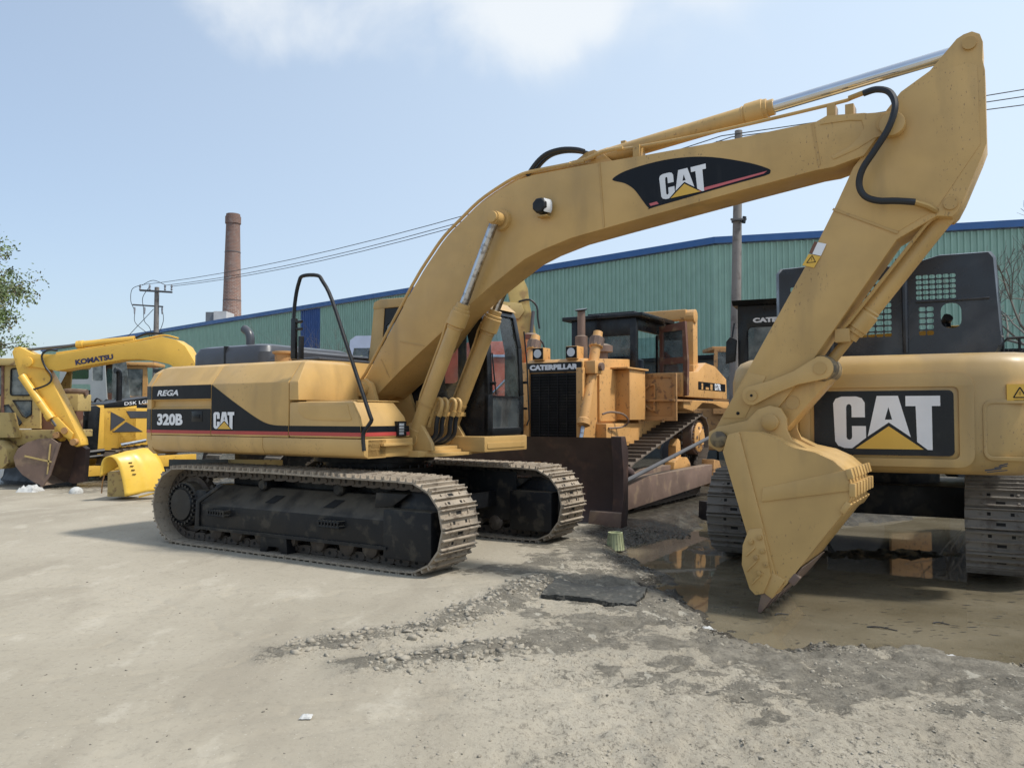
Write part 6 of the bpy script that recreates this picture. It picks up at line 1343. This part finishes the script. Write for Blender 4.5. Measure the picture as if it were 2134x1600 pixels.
bm_ = thing('wheel_loader', 'tan machine glimpsed through the cut outs of the black hood, before the green wall', 'wheel loader', (9.3, 18.5, 0), R(8))
MB().box(-2.6, 2.2, 0, 1.6, .7, 2.0).build('body', M_blackm, bm_, bevel=.06)
MB().box(-.7, .3, -.1, .0, .8, 1.9).build('side_door', M_amberd, bm_, bevel=.02)
MB().prism([(-1.0, 2.0), (1.6, 2.0), (1.5, 2.75), (-.6, 2.85)], .2, 1.4).build('engine_cover', M_ky, bm_, bevel=.05)
MB().box(-2.3, -1.2, .1, 1.4, 2.0, 3.3).build('cab', M_plastic, bm_, bevel=.06)
MB().box(-2.2, -1.3, .07, .09, 2.3, 3.15).build('side_window', M_glassp, bm_)
MB().tube([(.4, .6, 2.7), (.4, .6, 3.7)], .07, 10).build('exhaust_stack', M_black, bm_)
for x in (-1.6, 1.4): MB().lathe((x, -.2, .7), (0, 1, 0), [(0, .4), (.04, .7), (.5, .7), (.55, .4)], 24).build('wheel', M_rubber, bm_)

# ------------------------------------------------------------------ small things on the ground
yh = thing('engine_hood', 'curved lemon yellow machine hood panel standing on the ground left of the main excavator', 'hood panel', (-7.25, 15.2, -.02), 0)
eA = cr([(-.50, -.10, .42), (-.47, -.12, .66), (-.40, -.13, .78), (-.27, -.14, .80), (-.14, -.15, .66), (-.04, -.17, .36), (.02, -.18, .06)], 4)
eB = cr([(-.20, .55, .70), (-.12, .52, .88), (.03, .50, .94), (.22, .48, .90), (.40, .45, .70), (.52, .42, .42), (.60, .40, .14)], 4)
b = MB(); n_ = len(eA); vs = []
for i in range(n_):
    for j in range(13):
        f = j/12; p = eA[i].lerp(eB[i], f); p = p+Vector((.05, -.06, .05))*math.sin(f*math.pi)*.35+Vector((.01, -.012, .012))*(1-abs(f-.5)*8 if abs(f-.5) < .125 else 0); vs.append(p)
b.add(vs, [(i*13+j, i*13+j+1, (i+1)*13+j+1, (i+1)*13+j) for i in range(n_-1) for j in range(12)])
yo_ = b.build('panel_skin', M_lemon, yh, ang=60)
sdm = yo_.modifiers.new('thickness', 'SOLIDIFY'); sdm.thickness = .02
for k in range(4):
    q = eA[-9+k].lerp(eB[-9+k], .30)+Vector((0, -.03, .01)); MB().obox(q, (.030, .024, .006), Matrix.Rotation(.7, 3, 'Z')).build('vent_slot', M_slot, yh)
MB().box(-.48, -.1, .15, .7, .02, .50).build('inner_frame', M_oldy, yh, bevel=.01)
MB().tube([(-.44, -.02, .50), (-.50, .0, .3), (-.52, .02, .1)], .012, 5).build('hanging_wire', M_amberd, yh)
st_ = MB().bar((-6.98, 15.05, .03), (-6.45, 15.0, .16), .03, .03).build('wooden_stick', M_yel, label='short yellow stick leaning at the foot of the lemon hood panel', cat='stick')
def rag(name, loc, s, mt, lab, cat, seed, flat=.6):
    r = random.Random(seed); b = MB(); n = 9; vs = []
    for i in range(n):
        for j in range(n):
            u, v = i/(n-1)*2-1, j/(n-1)*2-1; h = (1-max(abs(u), abs(v))**4)*flat*s*.75*(.6+.5*r.random())+.004
            vs.append(((u+r.uniform(-.08, .08))*s, (v+r.uniform(-.08, .08))*s, h+r.uniform(-.03, .03)*s*flat*2))
    b.add(vs, [(i*n+j, i*n+j+1, (i+1)*n+j+1, (i+1)*n+j) for i in range(n-1) for j in range(n-1)])
    o = b.build(name, mt, ang=30, label=lab, cat=cat); o.location = loc; return o
rag('sack', (-10.15, 16.95, gh(-10.15, 16.95)-.01), .20, M_cloth, 'crumpled white sack lying in front of the rusty bucket', 'sack', 3, .95)
hm = MB().lathe((0, 0, 0), (0, 0, 1), [(0, .13), (.06, .135), (.12, .10), (.15, .04)], 16).build('helmet', M_cloth, label='small white helmet shaped bowl on the ground left of the lemon panel', cat='helmet'); hm.location = (-9.0, 16.6, gh(-9, 16.6)-.01)
# black mat
mt_ = MB(); cs_ = [(.244, 6.861), (.414, 7.49), (1.201, 7.142), (1.006, 6.569)]; r = random.Random(5)
def mpt(u, v):
    a = Vector(cs_[0]).lerp(Vector(cs_[3]), u); b_ = Vector(cs_[1]).lerp(Vector(cs_[2]), u); p = a.lerp(b_, v); return p
nu, nv = 22, 14; top = []; bot = []
for i in range(nu+1):
    for j in range(nv+1):
        u, v = i/nu, j/nv; p = mpt(u, v)+Vector((r.uniform(-.012, .012), r.uniform(-.012, .012))); z = gh(p.x, p.y)*.5+.028+r.uniform(-.006, .006)+.015*math.sin(u*5+v*3); top.append((p.x, p.y, z)); bot.append((p.x, p.y, z-.035))
k = len(top); W_ = nv+1
fs = [(i*W_+j, (i+1)*W_+j, (i+1)*W_+j+1, i*W_+j+1) for i in range(nu) for j in range(nv)]; fs += [tuple(q+k for q in f[::-1]) for f in fs]
for i in range(nu): fs += [(i*W_, (i+1)*W_, k+(i+1)*W_, k+i*W_), (i*W_+nv, k+i*W_+nv, k+(i+1)*W_+nv, (i+1)*W_+nv)]
for j in range(nv): fs += [(j, k+j, k+j+1, j+1), (nu*W_+j, nu*W_+j+1, k+nu*W_+j+1, k+nu*W_+j)]
MB().add(top+bot, fs).build('rubber_mat', M_matting, ang=25, label='black muddy rubber mat lying on the damp ground left of the bucket', cat='mat')
# upturned cup, timber block
cu = thing('plastic_basket', 'small pale green plastic pot at the puddle edge below the brown blade', 'pot', (1.27, 9.9, gh(1.27, 9.9)-.01))
MB().lathe((0, 0, 0), (0, 0, 1), [(0, .11), (.19, .085), (.20, .09), (.21, .09), (.21, .075), (.15, .07)], 22).build('pot_wall', M_cup, cu)
rb_ = MB()
for i in range(18):
    a = i/18*6.283; rb_.bar((.111*math.cos(a), .111*math.sin(a), .0), (.087*math.cos(a), .087*math.sin(a), .19), .008, .008)
rb_.build('pot_ribs', M_cup, cu)
for i, (p, rz, w_, lab) in enumerate((((3.45, 13.3), .45, .62, 'square black timber block lying before the bulldozer track'), ((3.95, 13.55), .5, .5, 'second black timber block lying behind the first near the far track'))):
    o = MB().box(-w_/2, w_/2, -.19, .19, 0, .34-.05*i).build('timber_block', M_wood, bevel=.012, label=lab, cat='timber block', group='timber blocks by the bulldozer'); o.location = (*p, gh(*p)-.02); o.rotation_euler = (0, .03, rz)
# litter
for i, (x, y, s, lab) in enumerate(((1.48, 6.12, .035, 'small white scrap of paper on damp ground left of the bucket tooth'), (2.95, 5.45, .05, 'white crumpled litter at the near edge of the puddle'), (-1.05, 4.15, .03, 'tiny pale torn wrapper on the dry ground in the foreground'))):
    rag('litter', (x, y, gh(x, y)+.003), s, M_cloth, lab, 'litter', 20+i, .5)
# sticks in the water
for i, (x, y, a, l_, lab) in enumerate(((2.95, 6.45, -.5, .22, 'dark forked twig floating in the puddle right of the bucket'), (2.3, 6.9, .2, .12, 'short dark twig in the puddle close to the bucket'), (3.5, 6.6, -.3, .12, 'thin dark twig farther right in the puddle'))):
    b = MB().tube([(-l_/2, 0, 0), (-.02, .01, .008), (l_/2, -.01, .0)], [.007, .004], 5, 3); b.tube([(0, 0, .005), (l_*.2, .04, .01)], .003, 4)
    o = b.build('twig', M_wood, label=lab, cat='twig'); o.location = (x, y, WZ+.004); o.rotation_euler = (0, 0, a)
fl = MB(); rf = random.Random(9)
for _ in range(700):
    x, y = rf.uniform(1.8, 6.5), rf.uniform(5.6, 9.5); a = rf.uniform(-.5, .3)+math.pi*(rf.random() < .1); s = rf.uniform(.012, .06)*(1 if rf.random() < .3 else .5); c_, d_ = math.cos(a), math.sin(a)
    P = [(-s, 0), (-.3*s, .18*s), (.6*s, .12*s), (s, 0), (.2*s, -.2*s)]; fl.add([(x+u*c_-v*d_, y+u*d_+v*c_, WZ+.0015) for u, v in P], [(0, 4, 3, 2, 1)])
fl.build('floating_scum', M_wood, kind='stuff')

# ------------------------------------------------------------------ vegetation
def bare(mb, p, d, L_, r, dep, rng_, spread=.55, up=.15):
    if dep == 0 or r < .0015: return
    k = 4; pts = [p]; dd = Vector(d)
    for i in range(k):
        dd = (dd+Vector((rng_.gauss(0, .12), rng_.gauss(0, .12), rng_.gauss(up*.3, .1)))).normalized(); pts.append(pts[-1]+dd*L_/k)
    mb.tube(pts, [r, r*.62], 5 if r > .02 else 3)
    for i in range(rng_.choice((2, 3, 3))):
        a = pts[rng_.choice((2, 3, 4))]; nd = (dd+Vector((rng_.uniform(-1, 1), rng_.uniform(-1, 1), rng_.uniform(-.4, .9)))*spread*1.6).normalized()
        bare(mb, a, nd, L_*rng_.uniform(.55, .85), r*.6, dep-1, rng_, spread, up)
def bare_tree(loc, h, lean, seed, lab, dep=6, r0=.12, spread=.55, group=None, stems=1, name='bare_tree'):
    rr_ = random.Random(seed); t = thing(name, lab, 'tree' if name == 'bare_tree' else 'bush', loc, 0, group)
    tk = MB(); br = MB()
    for s in range(stems):
        d0 = Vector((lean[0]+rr_.uniform(-.5, .5)*(stems > 1), lean[1]+rr_.uniform(-.5, .5)*(stems > 1), 1)).normalized()
        top = d0*h*(.35 if stems == 1 else .12); tk.tube([(0, 0, -.1), top*.5, top], [r0, r0*.7], 7)
        for _ in range(4 if stems == 1 else 3):
            bare(br, top*rr_.uniform(.6, 1), (d0+Vector((rr_.uniform(-1, 1), rr_.uniform(-1, 1), rr_.uniform(-.2, .6)))*spread).normalized(), h*.30, r0*.5, dep, rr_, spread)
    tk.build('trunk', M_bark, t); br.build('branches', M_twig, t); return t
bare_tree((12.1, 15.8, 0), 6.4, (-.25, -.1), 3, 'leafless tree with tangled grey branches at the right edge behind the black hood', 6, .13, .8)
bare_tree((9.8, 16.6, 0), 3.9, (-.3, 0), 8, 'low leafless thicket between the black hood and the green wall', 5, .05, .9, None, 5, 'bare_bush')
for i, (x, y, h, lab) in enumerate(((-9.4, 34.0, 5.9, 'bare bush before the blue sheets of the wall'), (-7.6, 33.0, 6.2, 'bare bush to the right of the blue sheets, behind the handrail'), (-12.2, 34.5, 5.1, 'low bare bush left of the blue sheets above the engine hood'))):
    bare_tree((x, y, 0), h, (0, 0), 20+i, lab, 5, .05, .75, None, 5, 'bare_bush')
# leafy tree at the left edge
lt = thing('leafy_tree', 'leafy tree with sparse reddish green foliage at the left edge', 'tree', (-21.6, 30, 0))
rl = random.Random(4); tkb = MB().tube([(0, 0, -.1), (.1, 0, 2.5), (-.1, .1, 5), (.1, 0, 8.5)], [.22, .08], 9, 3); tkb.build('trunk', M_bark, lt)
lb = MB(); tips = []
for i in range(32):
    z0 = rl.uniform(3.2, 8.2); a = rl.uniform(-1.2, 1.2) if i % 3 else rl.uniform(0, 6.28); L_ = rl.uniform(1.2, 3.6)*(1.0 if z0 < 7 else .6)
    d = Vector((math.cos(a), math.sin(a), rl.uniform(-.05, .45))); p0 = Vector((0, 0, z0)); p1 = p0+d*L_*.5+Vector((0, 0, .1)); p2 = p0+d*L_
    lb.tube([p0, p1, p2], [.04, .012], 5, 3)
    for k in range(5): tips.append(p0.lerp(p2, rl.uniform(.45, 1.05))+Vector([rl.gauss(0, .22) for _ in range(3)]))
lb.build('branches', M_bark, lt)
lf = MB()
for t in tips:
    rad = rl.uniform(.22, .5)
    for _ in range(90):
        c = t+Vector([rl.gauss(0, rad*.55) for _ in range(3)]); u = Vector([rl.gauss(0, 1) for _ in range(3)]).normalized(); v = u.orthogonal().normalized(); s = rl.uniform(.04, .085)
        lf.add([c-u*s, c+v*s*.45, c+u*s, c-v*s*.45], [(0, 1, 2, 3)])
me_ = lf
o = bpy.data.meshes.new('foliage'); o.from_pydata(me_.v, [], me_.f); o.materials.append(M_leaf); fo = inst('foliage', o, lt, kind='stuff')
bpy.context.view_layer.update()
